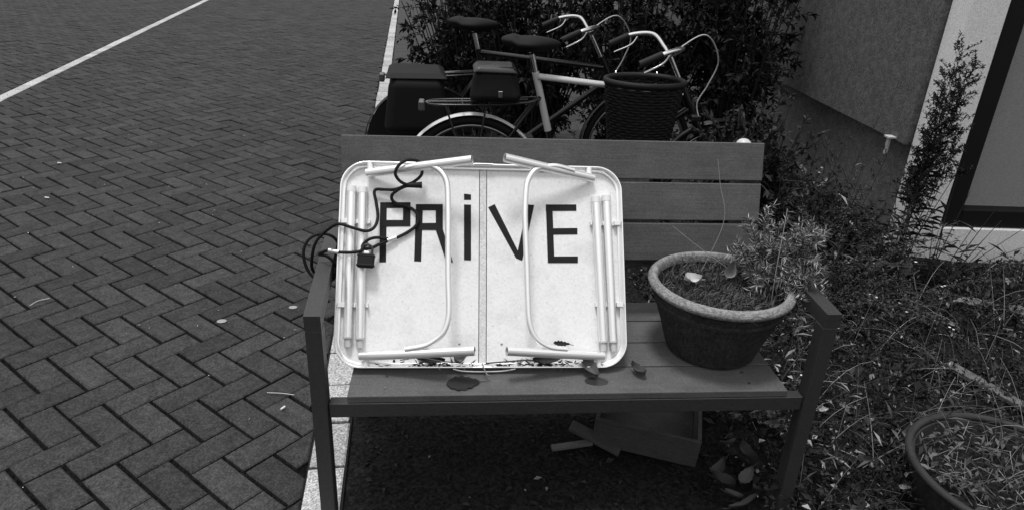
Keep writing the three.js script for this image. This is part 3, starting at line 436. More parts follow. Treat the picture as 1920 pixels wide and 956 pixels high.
leafThing(0.045, 0.025, 0.25, 0.6, 0.15, [PX + 0.085, SH + 0.215, PZ - 0.11], [0.5, 2.2, 0.2], 'small dry leaf against the back rim of the flowerpot', 14, 0.04);
const stalk = (pts, r, l, label, group, parent) => single('grass_stalk', sweep(pts, r, 26, 5), mat(l, 0.7), label, 'grass stalk', group);
stalk([[PX - 0.10, SH + 0.30, PZ - 0.16], [PX - 0.04, SH + 0.262, PZ - 0.11], [PX + 0.03, SH + 0.222, PZ - 0.06], [PX + 0.075, SH + 0.19, PZ - 0.04]], 0.0009, 0.2, 'thin dry stalk leaning across the flowerpot soil');
stalk([[PX + 0.115, SH + 0.17, PZ + 0.07], [PX + 0.112, SH + 0.27, PZ + 0.065], [PX + 0.117, SH + 0.37, PZ + 0.05], [PX + 0.12, SH + 0.43, PZ + 0.04]], 0.0010, 0.35, 'tall straight pale stalk rising in front of the herb shrub');
stalk([[PX - 0.02, SH + 0.18, PZ - 0.1], [PX + 0.03, SH + 0.33, PZ - 0.12], [PX + 0.01, SH + 0.43, PZ - 0.14], [PX - 0.005, SH + 0.50, PZ - 0.15]], 0.0009, 0.3, 'slim pale stalk standing before the bench back above the flowerpot');

// ------------------------------------------------------------------ two bicycles behind the bench
const gloss = mat(0.008, 0.16), tyreM = mat(0.008, 0.8), chrome = mat(0.75, 0.22, { metalness: 1 }), matte = mat(0.008, 0.7), rubber = mat(0.015, 0.6);
function wheel(name, parent, x, y, r) {
  const w = part(name, (() => { const g = new THREE.TorusGeometry(r - 0.019, 0.019, 10, 64); g.translate(x, y, 0); return g; })(), tyreM, parent);
  part('rim', (() => { const g = new THREE.TorusGeometry(r - 0.044, 0.009, 6, 60); g.scale(1, 1, 1.3); g.translate(x, y, 0); return g; })(), mat(0.25, 0.35, { metalness: 0.9 }), w);
  part('hub', rod([x, y, -0.05], [x, y, 0.05], 0.02, 12), chrome, w);
  const sp = []; for (let k = 0; k < 36; k++) { const a = k / 36 * 6.2832, s = k % 2 ? 1 : -1, h = a + (k % 4 < 2 ? 0.9 : -0.9); sp.push(rod([x + Math.cos(h) * 0.018, y + Math.sin(h) * 0.018, s * 0.03], [x + Math.cos(a) * (r - 0.05), y + Math.sin(a) * (r - 0.05), 0], 0.0011, 3)); }
  part('spokes', sp, mat(0.3, 0.4, { metalness: 0.8 }), w); return w;
}
function guard(parent, name, x, y, r, a0, a1, m, wd = 0.026) { const pts = [], n = 40, pos = [], idx = []; for (let i = 0; i <= n; i++) { const a = a0 + (a1 - a0) * i / n; for (let k = 0; k <= 6; k++) { const b = (k / 6 - 0.5) * 2, q = r + 0.012 * Math.sqrt(Math.max(0, 1 - b * b * 0.9)); pos.push(x + Math.cos(a) * q, y + Math.sin(a) * q, b * wd); } } for (let i = 0; i < n; i++) for (let k = 0; k < 6; k++) { const a = i * 7 + k; idx.push(a, a + 1, a + 8, a, a + 8, a + 7); } const g = new THREE.BufferGeometry(); g.setAttribute('position', new THREE.Float32BufferAttribute(pos, 3)); g.setIndex(idx); g.computeVertexNormals(); return part(name, g, m, parent); }
function bicycle(label, pos, turn, lean, rearGuard, skirt, bright) {
  const b = thing('bicycle', label, 'bicycle', pos, turn, 'bicycles parked behind the bench'); b.rotation.order = 'YXZ'; b.rotation.x = lean;
  const r = 0.335, y = 0.337, X = 1.25;
  wheel('rear_wheel', b, 0, y, r); wheel('front_wheel', b, X, y, r);
  guard(b, 'rear_mudguard', 0, y, r + 0.006, 0.25, 3.5, rearGuard); guard(b, 'front_mudguard', X, y, r + 0.006, 0.55, 3.35, gloss);
  if (skirt) { const s = new THREE.Shape(); s.moveTo(0, 0); s.absarc(0, 0, r + 0.004, 0.35, 2.95); s.lineTo(0, 0); const g = new THREE.ExtrudeGeometry(s, { depth: 0.002, bevelEnabled: false, curveSegments: 30 }); const g1 = g.clone(); g.translate(0, y, 0.032); g1.translate(0, y, -0.034); part('coat_guard', [g, g1], matte, b); }
  const bb = [0.455, 0.295, 0], st = [0.315, 0.78, 0], ht = [0.985, 0.86, 0], hb = [1.07, 0.70, 0], so = [0.288, 0.885, 0];
  part('top_tube', [rod([0.3, 0.866, 0.014], [1.0, 0.80, 0.014], 0.0125), rod([0.3, 0.866, -0.014], [1.0, 0.80, -0.014], 0.0125)], bright, b);  // nearer bicycle: pale colour paints highlights on top and seat tubes
  part('seat_tube', rod([0.365, 0.61, 0], so, 0.0172), bright, b);
  part('frame', [rod(bb, [0.366, 0.607, 0], 0.0165), rod(bb, [1.05, 0.735, 0], 0.0175), rod(ht, hb, 0.02), ...[-1, 1].flatMap(s => [rod([0, y, s * 0.058], [bb[0], bb[1], s * 0.03], 0.0095), rod([0, y, s * 0.058], [0.315, 0.775, s * 0.015], 0.0085)])], gloss, b);
  part('fork', [-1, 1].map(s => sweep([[1.075, 0.70, s * 0.02], [1.092, 0.665, s * 0.04], [1.17, 0.49, s * 0.052], [1.215, 0.39, s * 0.055], [X, y, s * 0.055]], 0.0105, 20, 8)).concat([rbox(0.05, 0.03, 0.1, 1.075, 0.695, 0, 0.008)]), mat(0.02, 0.22), b);
  part('seat_post', rod(so, [0.262, 0.985, 0], 0.013), chrome, b);
  const sd = (() => { const g = new THREE.SphereGeometry(1, 24, 14); const p = g.attributes.position; for (let i = 0; i < p.count; i++) { const x = p.getX(i), yy = p.getY(i), z = p.getZ(i), k = x < 0 ? 1 : 1 - 0.68 * x; p.setXYZ(i, x * 0.14 + 0.26, 1.015 + yy * 0.032 * (yy < 0 ? 1.2 : 1) + (x < -0.5 ? 0.012 : 0), z * 0.105 * k); } g.computeVertexNormals(); return g; })();
  part('saddle', [sd, rod([0.23, 0.97, 0.05], [0.36, 0.985, 0], 0.004, 6), rod([0.23, 0.97, -0.05], [0.36, 0.985, 0], 0.004, 6)], matte, b);
  part('luggage_rack', [...[-1, 1].map(s => sweep([[0.27, 0.755, s * 0.055], [0.1, 0.742, s * 0.062], [-0.12, 0.735, s * 0.062], [-0.2, 0.733, s * 0.04], [-0.22, 0.733, 0]], 0.0055, 24, 6)), rod([0.12, 0.742, -0.062], [0.12, 0.742, 0.062], 0.004, 6), rod([-0.05, 0.737, -0.062], [-0.05, 0.737, 0.062], 0.004, 6), sweep([[0.26, 0.757, 0], [0.0, 0.742, 0], [-0.22, 0.735, 0]], 0.0045, 12, 6), ...[-1, 1].flatMap(s => [rod([0, y + 0.01, s * 0.066], [0.06, 0.74, s * 0.063], 0.005, 6), rod([0, y + 0.01, s * 0.066], [-0.13, 0.735, s * 0.063], 0.005, 6), rod([0.27, 0.755, s * 0.055], [0.315, 0.765, s * 0.02], 0.005, 6)])], mat(0.03, 0.25), b);
  part('rear_light', rbox(0.03, 0.045, 0.07, -0.24, 0.72, 0, 0.008), mat(0.08, 0.2), b);
  const hbR = part('handlebar', [rod([0.985, 0.86, 0], [0.915, 0.985, 0], 0.011), sweep([[0.70, 0.985, 0.31], [0.80, 1.03, 0.31], [0.895, 1.045, 0.24], [0.915, 1.005, 0.09], [0.915, 0.985, 0], [0.915, 1.005, -0.09], [0.895, 1.045, -0.24], [0.80, 1.03, -0.31], [0.70, 0.985, -0.31]], 0.011, 70, 8)], chrome, b);
  for (const s of [-1, 1]) { part('grip', rod([0.695, 0.982, s * 0.31], [0.79, 1.026, s * 0.31], 0.0165), rubber, hbR); part('brake_lever', sweep([[0.83, 1.025, s * 0.29], [0.80, 0.985, s * 0.29], [0.72, 0.945, s * 0.30]], 0.005, 10, 6), chrome, hbR); }
  part('brake_cable', sweep([[0.83, 1.025, 0.28], [1.0, 1.1, 0.2], [1.12, 0.98, 0.09], [1.105, 0.86, 0.05], [1.07, 0.77, 0.035], [1.085, 0.70, 0.045]], 0.0032, 40, 6), mat(0.45, 0.4), b);
  part('chain_case', (() => { const s = new THREE.Shape(); s.absarc(0.455, 0.295, 0.105, -Math.PI / 2, Math.PI / 2); s.lineTo(0, y + 0.05); s.absarc(0, y, 0.05, Math.PI / 2, 1.5 * Math.PI); s.lineTo(0.455, 0.19); const g = new THREE.ExtrudeGeometry(s, { depth: 0.035, bevelEnabled: true, bevelSize: 0.006, bevelThickness: 0.006, bevelSegments: 2 }); g.translate(0, 0, 0.032); return g; })(), matte, b);
  const cr = part('crank', [rod([0.455, 0.295, -0.09], [0.455, 0.295, 0.1], 0.012), rod([0.455, 0.295, 0.095], [0.55, 0.43, 0.105], 0.009), rod([0.455, 0.295, -0.085], [0.36, 0.16, -0.095], 0.009)], chrome, b);
  part('pedal', rbox(0.09, 0.024, 0.085, 0.55, 0.43, 0.155, 0.006), rubber, cr); part('pedal', rbox(0.09, 0.024, 0.085, 0.36, 0.16, -0.145, 0.006), rubber, cr);
  part('kickstand', [rod([0.40, 0.27, 0.03], [0.43, 0.004, 0.16], 0.009), rod([0.40, 0.27, -0.03], [0.43, 0.004, -0.13], 0.009), rbox(0.04, 0.02, 0.1, 0.4, 0.28, 0, 0.004)], mat(0.3, 0.4, { metalness: 0.8 }), b);
  return b;
}
bicycle('black city bicycle with pale rear mudguard, nearest behind the bench back', [0.07, 0.0, -1.88], 0.0, 0, mat(0.62, 0.3), false, mat(0.5, 0.25));
bicycle('black city bicycle with dark coat guard, parked farther back beside the white kerb', [-0.17, 0.0, -2.56], 0.04, 0, gloss, true, gloss);
{ // bags and basket on the bicycles
  const bag = mat(0.008, 0.65);
  const a = thing('bicycle_bag', 'boxy black bag with shiny edge on the rack of the nearer bicycle', 'bag', [0.17, 0.7485, -1.88]);
  const soft = (w, h, d, r, sag, sd) => { const g = new RoundedBoxGeometry(w, h, d, 6, r), p = g.attributes.position; for (let i = 0; i < p.count; i++) { const x = p.getX(i), y = p.getY(i), z = p.getZ(i), t = (y / h + 0.5), q = n16(x * 18 + sd, z * 18 + y * 11 + sd) - 0.5; p.setXYZ(i, x * (1.08 - 0.22 * t) + q * 0.012, y + sag * (x * x / (w * w) * 4 - 0.5) * -0.5 + q * 0.01, z * (1.1 - 0.25 * t) + q * 0.014); } g.computeVertexNormals(); return g; };
  part('body', soft(0.22, 0.16, 0.2, 0.045, 0.02, 3).translate(0, 0.082, 0), bag, a); part('flap', soft(0.2, 0.03, 0.185, 0.014, 0.02, 5).translate(0, 0.158, 0), mat(0.02, 0.25), a); part('buckle', rbox(0.02, 0.03, 0.006, 0.02, 0.05, 0.108, 0.002), chrome, a);
  const p = thing('bicycle_pannier', 'sagging black double pannier over the rear wheel of the farther bicycle', 'bag', [-0.2, 0.0, -2.555], 0.04);
  for (const s of [-1, 1]) part('pocket', soft(0.34, 0.3, 0.13, 0.05, 0.03, 7 + s).translate(-0.02, 0.6, s * 0.14), bag, p);
  part('flap', soft(0.31, 0.024, 0.36, 0.011, 0.02, 11).translate(-0.02, 0.764, 0), bag, p);
  const k = thing('wicker_basket', 'dark round wicker basket with rolled rim hung on the nearer bicycle', 'basket', [0.845, 0.58, -1.745]);
  const L = [], top = (y) => 0.135 + 0.04 * y / 0.3;
  for (let i = 0; i < 22; i++) { const y = 0.012 + i * 0.0132, rad = top(y), pts = []; for (let j = 0; j < 72; j++) { const t = j / 72 * 6.2832, q = rad + 0.0045 * Math.cos(j * Math.PI / 2 * 1 + i * Math.PI); pts.push([q * Math.cos(t) * 1.02, y, q * Math.sin(t) * 0.82]); } L.push(sweep(pts, 0.0062, 144, 5, true)); }
  part('weave', L, mat(0.010, 0.7), k);
  const rp = []; for (let j = 0; j < 40; j++) { const t = j / 40 * 6.2832; rp.push([0.176 * Math.cos(t) * 1.02, 0.303, 0.176 * Math.sin(t) * 0.82]); }
  part('rolled_rim', sweep(rp, 0.014, 120, 8, true), mat(0.014, 0.6), k);
  const bs = new THREE.CylinderGeometry(0.142, 0.14, 0.012, 40); bs.scale(1.02, 1, 0.82); bs.translate(0, 0.008, 0); part('base', bs, matte, k);
  part('hook', [sweep([[-0.1, 0.3, -0.15], [-0.1, 0.315, -0.17], [-0.1, 0.26, -0.165], [-0.1, 0.22, -0.15]], 0.005, 12, 6), sweep([[0.1, 0.3, -0.15], [0.1, 0.315, -0.17], [0.1, 0.26, -0.165], [0.1, 0.22, -0.15]], 0.005, 12, 6)], chrome, k);
}
{ // small dome lamp on a stake behind the right end of the bench back
  const g = thing('garden_lamp', 'small pale dome garden lamp peeping over the right end of the bench back', 'lamp', [0.905, -0.01, -0.72]);
  part('stake', rod([0, 0, 0], [0, 0.872, 0], 0.006), matte, g); part('collar', rod([0, 0.857, 0], [0, 0.882, 0], 0.026, 18), matte, g);
  const d = new THREE.SphereGeometry(0.025, 20, 10, 0, 6.2832, 0, 1.5708); d.scale(1, 0.85, 1); d.translate(0, 0.882, 0); part('dome', d, mat(0.55, 0.25), g);
}

// ------------------------------------------------------------------ vegetation behind: evergreen shrubs
function shrub(label, x, z, rx, rz, h, count, leafL, l0, l1, sd, group) {
  const s = thing('evergreen_shrub', label, 'shrub', [0, 0, 0], 0, group), f = rng(sd), lv = new Leaves(), st = new Leaves(), nb = 60;
  for (let i = 0; i < nb; i++) { // leaning branches, each with side twigs that carry the leaves
    const a = rr(0, 6.283, f), out = Math.pow(f(), 0.6), b = V3(x + Math.cos(a) * rx * 0.35 * f(), -0.02, z + Math.sin(a) * rz * 0.35 * f());
    const len = h * rr(0.6, 1.08, f), main = arc(b, V3(Math.cos(a) * out * rx / h * 0.95, 1, Math.sin(a) * out * rz / h * 0.95), len, rr(-0.1, 0.5, f), 8); st.path(main, rr(0.006, 0.012, f), 0.03);
    const tone = rr(0.45, 1.1, f), big = rr(0.8, 1.5, f), per = Math.floor(count * 1.7 / nb / 9);
    for (let k = 0; k < 9; k++) { const t = rr(1, 7.9, f), j = Math.floor(t), p = main[j].clone().lerp(main[j + 1], t - j), tw = arc(p, randDir(f, 0.5), rr(0.1, 0.26, f), rr(0.1, 0.9, f), 4); st.path(tw, 0.0025, 0.03);
      for (let q = 0; q < per; q++) { const u = rr(0.3, 3.99, f), m = Math.floor(u), c = tw[m].clone().lerp(tw[m + 1], u - m), dd = tw[m + 1].clone().sub(tw[m]).normalize(); if (c.y < 0.01) continue; lv.leaf(c, randDir(f).addScaledVector(dd, 0.9).normalize(), V3(rr(-.4, .4, f), 1, rr(-.4, .4, f)), leafL * big * rr(0.6, 1.25, f), leafL * big * rr(0.3, 0.55, f), rr(l0, l1, f) * tone); } }
  }
  plantPart('stem', st, s); plantPart('foliage', lv, s, leafMat); return s;
}
shrub('dark evergreen shrub behind the handlebar end of the bicycles', 1.25, -3.35, 0.6, 0.45, 1.5, 9000, 0.045, 0.012, 0.04, 201, 'evergreen shrubs behind the bicycles');
shrub('dark evergreen shrub behind the middle of the bicycles', 0.55, -3.7, 0.55, 0.45, 1.4, 8000, 0.045, 0.012, 0.036, 202, 'evergreen shrubs behind the bicycles');
shrub('dark evergreen shrub behind the bicycle bags', 0.1, -4.2, 0.45, 0.4, 1.25, 6000, 0.045, 0.012, 0.036, 203, 'evergreen shrubs behind the bicycles');
shrub('tall dark evergreen shrub leaning against the side wall of the house', 1.86, -3.2, 0.3, 0.55, 1.5, 9000, 0.04, 0.014, 0.045, 204, 'evergreen shrubs behind the bicycles');
shrub('loose dark shrub between the bench end and the house wall', 1.36, -1.62, 0.2, 0.2, 0.78, 5600, 0.035, 0.014, 0.05, 205, 'evergreen shrubs behind the bicycles');

shrub('low leafy shrub along the foot of the house plinth, nearer the corner', 1.95, -1.8, 0.18, 0.26, 0.26, 4200, 0.03, 0.012, 0.045, 206, 'evergreen shrubs behind the bicycles');
shrub('low leafy shrub along the foot of the house plinth, behind the spike flowers', 1.72, -1.6, 0.2, 0.2, 0.27, 3600, 0.028, 0.012, 0.045, 207, 'evergreen shrubs behind the bicycles');
// spreading small-leaved shrub right of the flowerpot
{
  const s = thing('spreading_shrub', 'low spreading small-leaved shrub dotted with tiny white flowers right of the flowerpot', 'shrub'), f = rng(61), lv = new Leaves(), st = new Leaves(), fl = new Leaves();
  for (let i = 0; i < 90; i++) {
    const b = V3(rr(1.2, 1.75, f), 0.01, rr(-1.35, -0.85, f)), d = randDir(f, 0.9); d.z += 0.25; const len = rr(0.38, 0.78, f), pts = arc(b, d, len, 1.1, 8); st.path(pts, 0.0028, 0.03);
    for (let k = 0; k < 130; k++) { const t = rr(0.8, 7.99, f), j = Math.floor(t), p = pts[j].clone().lerp(pts[j + 1], t - j).add(V3(rr(-.012, .012, f), rr(-.012, .012, f), rr(-.012, .012, f))); if (p.y < 0.02) continue; lv.leaf(p, randDir(f, 0.3), V3(0.02, 1, 0), rr(0.010, 0.02, f), rr(0.005, 0.01, f), rr(0.025, 0.10, f)); }
    if (i % 3 === 0) for (let k = 0; k < 3; k++) { const t = rr(2, 7.9, f), j = Math.floor(t), p = pts[j].clone().lerp(pts[j + 1], t - j).add(V3(0, 0.008, 0)); if (p.y < 0.05) continue; for (let q = 0; q < 5; q++) { const a = q * 1.2566; fl.leaf(p, V3(Math.cos(a), 0.35, Math.sin(a)).normalize(), V3(0, 1, 0), 0.0062, 0.0056, 0.7, 0.1); } }
  }
  plantPart('stem', st, s); plantPart('foliage', lv, s); plantPart('flowers', fl, s).userData.kind = 'stuff';
}
// tall dark weed with a dense seed head before the white wall
function weed(label, base, stems, sd, dens, l0, l1, size = 1) {
  const s = thing('tall_weed', label, 'weed'), f = rng(sd), st = new Leaves(), lv = new Leaves(), hd = new Leaves();
  for (const [dx, dy, dz, len, droop, head, leaves] of stems) {
    const pts = arc(V3(...base).add(V3(rr(-.03, .03, f), 0, rr(-.03, .03, f))), V3(dx, dy, dz), len, droop, 10); st.path(pts, 0.0036 * size, 0.03);
    for (let k = 0; k < leaves; k++) { const t = rr(0.6, 7.5, f), j = Math.floor(t), p = pts[j].clone().lerp(pts[j + 1], t - j), a = rr(0, 6.283, f); lv.leaf(p, V3(Math.cos(a), rr(-0.2, 0.7, f), Math.sin(a)).normalize(), V3(0, 1, 0.01), rr(0.05, 0.12, f) * size, rr(0.009, 0.02, f) * size, rr(l0, l1, f)); }
    const n = Math.round(head * dens / 24); // side sprays along the head, each set with small clustered capsules
    for (let k = 0; k < n; k++) { const t = 10 * (1 - head * (k + f()) / n), j = Math.min(9, Math.max(0, Math.floor(t))), p = pts[j].clone().lerp(pts[j + 1], t - j), a = rr(0, 6.283, f), sp = arc(p, V3(Math.cos(a), rr(0.7, 1.6, f), Math.sin(a)), rr(0.06, 0.15, f) * size * (1.2 - t / 10 * 0.6), 0.3, 4); hd.path(sp, 0.001, 0.03);
      for (let q = 0; q < 11; q++) { const u = rr(0.8, 3.99, f), m = Math.floor(u), c = sp[m].clone().lerp(sp[m + 1], u - m); for (let w = 0; w < 2; w++) hd.leaf(c, randDir(f, 0.5), V3(0, 1, 0.01), rr(0.010, 0.02, f) * size, rr(0.004, 0.009, f) * size, rr(l0, l1, f)); } }
  }
  plantPart('stem', st, s); plantPart('foliage', lv, s); plantPart('seed_head', hd, s).userData.kind = 'stuff'; return s;
}
weed('tall dark weed with dense seed head standing before the white house front', [2.065, 0.02, -1.42], [[0.04, 1, -0.03, 1.1, 0.02, 0.62, 22], [0.1, 1, 0, 0.98, 0.02, 0.6, 14], [0.0, 1, 0.03, 0.9, 0.0, 0.6, 14], [-0.07, 1, 0.03, 0.7, 0.05, 0.5, 14], [0.16, 1, 0.03, 0.75, 0.1, 0.4, 12], [-0.03, 1, 0.06, 1.0, 0.0, 0.6, 12], [0.08, 1, 0.06, 1.05, 0.03, 0.55, 10], [0.2, 1, 0.08, 0.6, 0.2, 0.1, 12], [-0.14, 1, 0.05, 0.55, 0.1, 0.3, 14], [0.12, 1, 0.02, 0.55, 0.1, 0, 22], [-0.2, 1, 0.05, 0.5, 0.15, 0, 20]], 71, 2300, 0.010, 0.04);
weed('leafless fan of dark stems at the foot of the white wall', [2.2, 0.02, -1.32], [[0.15, 1, 0, 0.5, 0.1, 0, 6], [0.3, 1, 0.05, 0.46, 0.2, 0, 5], [0.45, 1, 0, 0.42, 0.25, 0, 5], [-0.1, 1, 0.02, 0.45, 0.05, 0, 7], [0.02, 1, -0.05, 0.55, 0.05, 0, 6], [0.65, 0.7, 0.05, 0.5, 0.1, 0, 2], [0.2, 1, 0.1, 0.38, 0.15, 0, 6], [-0.25, 1, 0.1, 0.4, 0.2, 0, 6], [0.9, 0.75, 0.05, 0.55, 0.45, 0, 2], [0.5, 1, 0.1, 0.3, 0.1, 0, 4]], 72, 100, 0.012, 0.04);
weed('dark upright flower spikes behind the flowerpot shrub', [1.42, 0.02, -1.3], [[0.05, 1, 0, 0.74, 0, 0.35, 8], [0.2, 1, 0, 0.74, 0, 0.35, 8], [0.3, 1, 0.05, 0.62, 0, 0.35, 8], [-0.06, 1, 0, 0.64, 0, 0.4, 8], [0.12, 1, 0.1, 0.58, 0, 0.3, 8]], 73, 600, 0.015, 0.04, 0.75);
weed('pale-tipped weed stems rising between bench end and house', [1.35, 0.02, -1.05], [[-0.02, 1, 0, 0.66, 0, 0.05, 6], [0.06, 1, 0, 0.6, 0, 0.05, 6], [0.35, 1, -0.15, 0.95, 0.02, 0.02, 4], [0.5, 1, 0, 0.5, 0.4, 0.1, 8]], 74, 240, 0.1, 0.4, 0.7);
weed('tangle of tall wispy weed stems behind the flowerpot shrub', [1.5, 0.02, -1.1], [[-0.25, 1, 0, 0.72, 0.05, 0.2, 10], [-0.1, 1, 0.05, 0.8, 0.05, 0.25, 10], [0.08, 1, 0, 0.66, 0.1, 0.25, 10], [0.25, 1, -0.05, 0.76, 0.1, 0.2, 10], [0.4, 1, 0.1, 0.6, 0.2, 0.2, 12], [-0.4, 1, 0.1, 0.58, 0.2, 0.2, 10], [0.02, 1, 0.15, 0.5, 0.1, 0.3, 12], [0.55, 1, 0, 0.55, 0.3, 0.2, 10]], 78, 360, 0.015, 0.07, 0.7);
weed('tangle of leafy weeds between the spreading shrub and the white wall', [1.88, 0.02, -1.2], [[-0.25, 1, 0, 0.52, 0.1, 0.2, 14], [-0.05, 1, 0.05, 0.6, 0.1, 0.25, 14], [0.12, 1, 0, 0.56, 0.1, 0.25, 14], [0.3, 1, 0.05, 0.46, 0.2, 0.2, 14], [-0.4, 1, 0.1, 0.44, 0.3, 0.2, 14], [0.0, 1, 0.25, 0.4, 0.3, 0.3, 14]], 79, 360, 0.015, 0.08, 0.75);
weed('dry weeds leaning over the dark plastic tub', [1.36, 0.01, -0.22], [[0.3, 1, 0.15, 0.34, 0.5, 0.1, 8], [0.6, 0.8, 0.3, 0.34, 0.6, 0.1, 8], [0.1, 1, 0.2, 0.28, 0.5, 0.1, 8], [-0.2, 1, 0.1, 0.3, 0.4, 0.1, 8], [0.8, 0.8, 0.1, 0.4, 0.7, 0.1, 8]], 80, 120, 0.03, 0.16, 0.65);
weed('thin straggling weed growing up beneath the right armrest', [1.0, 0.0, -0.42], [[-0.1, 1, 0.1, 0.62, 0.1, 0.1, 14], [0.05, 1, 0.1, 0.6, 0.1, 0.1, 12], [-0.25, 1, 0.1, 0.5, 0.1, 0.1, 12], [0.15, 1, 0.2, 0.55, 0.2, 0.1, 10], [0.0, 1, 0.3, 0.42, 0.2, 0.1, 10], [-0.15, 1, -0.1, 0.58, 0.1, 0.1, 12]], 75, 120, 0.05, 0.4, 0.55);
weed('dry weed with pale bent stems in front of the right bench leg', [1.06, 0.0, -0.12], [[0.1, 1, -0.1, 0.5, 0.15, 0.1, 5], [0.2, 0.8, 0.05, 0.36, 0.9, 0.1, 5], [-0.1, 0.9, 0.1, 0.26, 0.6, 0.1, 4], [0.3, 0.6, 0.1, 0.3, 0.9, 0, 4]], 76, 100, 0.1, 0.35, 0.6);
weed('tuft of dry stems at the far right garden edge', [2.35, 0.02, -0.85], [[0.15, 1, 0.1, 0.3, 0.3, 0, 5], [-0.2, 0.9, 0.1, 0.3, 0.4, 0, 5], [0.4, 0.8, 0.2, 0.28, 0.6, 0, 5], [-0.4, 0.7, 0.2, 0.3, 0.7, 0, 4], [0.05, 1, 0.3, 0.26, 0.5, 0, 5]], 77, 100, 0.1, 0.4, 0.6);

{ // tangled ground cover and leaf litter over the garden soil
  const f = rng(91), g = new Leaves();
  const dens = (x, z) => { const d = n16(x * 5 + 3, z * 5 + 9); return d; };
  for (let i = 0; i < 60000; i++) {
    const x = rr(0.82, 3.1, f), z = rr(-1.55, 0.75, f); if (x < 1.0 && z > -0.9 && f() < 0.25) continue; if (f() > 0.25 + dens(x, z)) continue;
    const h = 0.22 * Math.max(0, n16(x * 4 + 50, z * 4 + 50) - 0.25) * f(), p = V3(x, hill(x, z) + 0.004 + h, z), l = f() < 0.04 ? rr(0.15, 0.45, f) : rr(0.008, 0.042, f), L = f() < 0.12 ? rr(0.025, 0.045, f) : rr(0.008, 0.022, f);
    g.leaf(p, randDir(f, 0.25), randDir(f, 1.5), L, L * rr(0.3, 0.75, f), l, rr(0.05, 0.4, f));
  }
  for (let i = 0; i < 1800; i++) { const x = rr(0.95, 3, f), z = rr(-1.5, 0.5, f), d = randDir(f, 0.7); if (d.y < 0.02) d.y = 0.05; const pts = arc(V3(x, hill(x, z) + 0.004, z), d, rr(0.08, 0.34, f), rr(0.3, 1.5, f), 4); for (const p of pts) p.y = Math.max(p.y, hill(p.x, p.z) + 0.004); g.path(pts, rr(0.0007, 0.0016, f), f() < 0.22 ? rr(0.18, 0.42, f) : rr(0.015, 0.09, f)); }
  const o = thing('ground_cover', 'tangle of ivy, weeds and leaf litter covering the garden soil', 'ground cover'); o.userData.kind = 'stuff'; plantPart('leaves', g, o);
  const q = new Leaves();
  for (let i = 0; i < 1300; i++) { const x = rr(-0.3, 0.95, f), z = rr(-1.6, 0.7, f), L = rr(0.008, 0.03, f); if (across(x, z) < rowB + 0.03) continue; q.leaf(V3(x, hill(x, z) + 0.004, z), randDir(f, 0.1).setY(rr(-0.05, 0.3, f)).normalize(), randDir(f, 2), L, L * rr(0.2, 0.6, f), f() < 0.04 ? rr(0.1, 0.3, f) : rr(0.008, 0.03, f)); }
  const o2 = thing('soil_litter', 'crumbs and leaf bits scattered on the soil under the bench', 'litter'); o2.userData.kind = 'stuff'; plantPart('bits', q, o2);
  const w = new Leaves(); // bright crumbs on the bricks and in the joints
  for (let i = 0; i < 120; i++) { const x = rr(-3.6, -0.5, f), z = rr(-4.5, 0.4, f), L = rr(0.004, 0.012, f); w.leaf(V3(x, 0.004, z), V3(rr(-1, 1, f), 0.05, rr(-1, 1, f)).normalize(), V3(0, 1, 0), L, L * 0.5, rr(0.15, 0.7, f)); }
  const o3 = thing('street_crumbs', 'tiny pale crumbs and chips scattered over the brick street', 'litter'); o3.userData.kind = 'stuff'; plantPart('bits', w, o3);
}
// larger dry leaves under the right end of the bench
{
  const f = rng(17), spots = 26;
  for (let i = 0; i < spots; i++) { const x = rr(0.74, 1.08, f), z = rr(-0.6, 0.0, f); const o = leafThing(rr(0.05, 0.085, f), rr(0.03, 0.045, f), rr(0.05, 0.25, f), rr(0.1, 0.6, f), rr(0.03, 0.10, f), [x, hill(x, z) + 0.028 + 0.02 * f(), z], [rr(-.5, .5, f), rr(0, 6, f), rr(-.5, .5, f)], 'dry crumpled leaf lying on the soil under the right bench end', 300 + i, 0.05, 'dry leaves under the bench end'); }
}
// stray straws, a cigarette end and pale spots on the street
const straw = (pts, r, l, label) => single('straw', sweep(pts, r, 14, 5), mat(l, 0.7), label, 'straw');
straw([[-0.658, 0.006, -0.618], [-0.61, 0.007, -0.612], [-0.565, 0.006, -0.603]], 0.0014, 0.6, 'straight pale straw lying on the bricks beside the bench leg');
straw([[-1.739, 0.006, -1.239], [-1.726, 0.007, -1.28], [-1.692, 0.006, -1.303]], 0.0013, 0.6, 'bent pale straw on the bricks at the left edge');
single('cigarette_end', rod([-2.548, 0.006, -3.155], [-2.522, 0.006, -3.15], 0.004, 10), mat(0.7, 0.8), 'white cigarette end on the far left bricks, the farther of two', 'cigarette end');
single('cigarette_end', rod([-2.306, 0.006, -2.509], [-2.281, 0.006, -2.502], 0.004, 10), mat(0.7, 0.8), 'white cigarette end on the far left bricks, the nearer of two', 'cigarette end');
single('cigarette_end', rod([-0.592, 0.007, -0.522], [-0.582, 0.007, -0.537], 0.0038, 10), mat(0.7, 0.8), 'white cigarette end on the bricks near the bench leg', 'cigarette end');
{
  const gum = mat(0.3, 0.8, { map: T.speck });
  for (const [x, z, a, l] of [[-0.948, -1.113, 0.02, 'round pale gum spot on the bricks left of the armrest'], [-0.691, -1.227, 0.018, 'pale gum spot on the bricks just left of the bench arm']]) { const g = new THREE.SphereGeometry(1, 16, 6); g.scale(a, 0.0016, a * 0.8); g.translate(x, 0.0028, z); single('chewing_gum', g, gum, l, 'chewing gum'); }
}
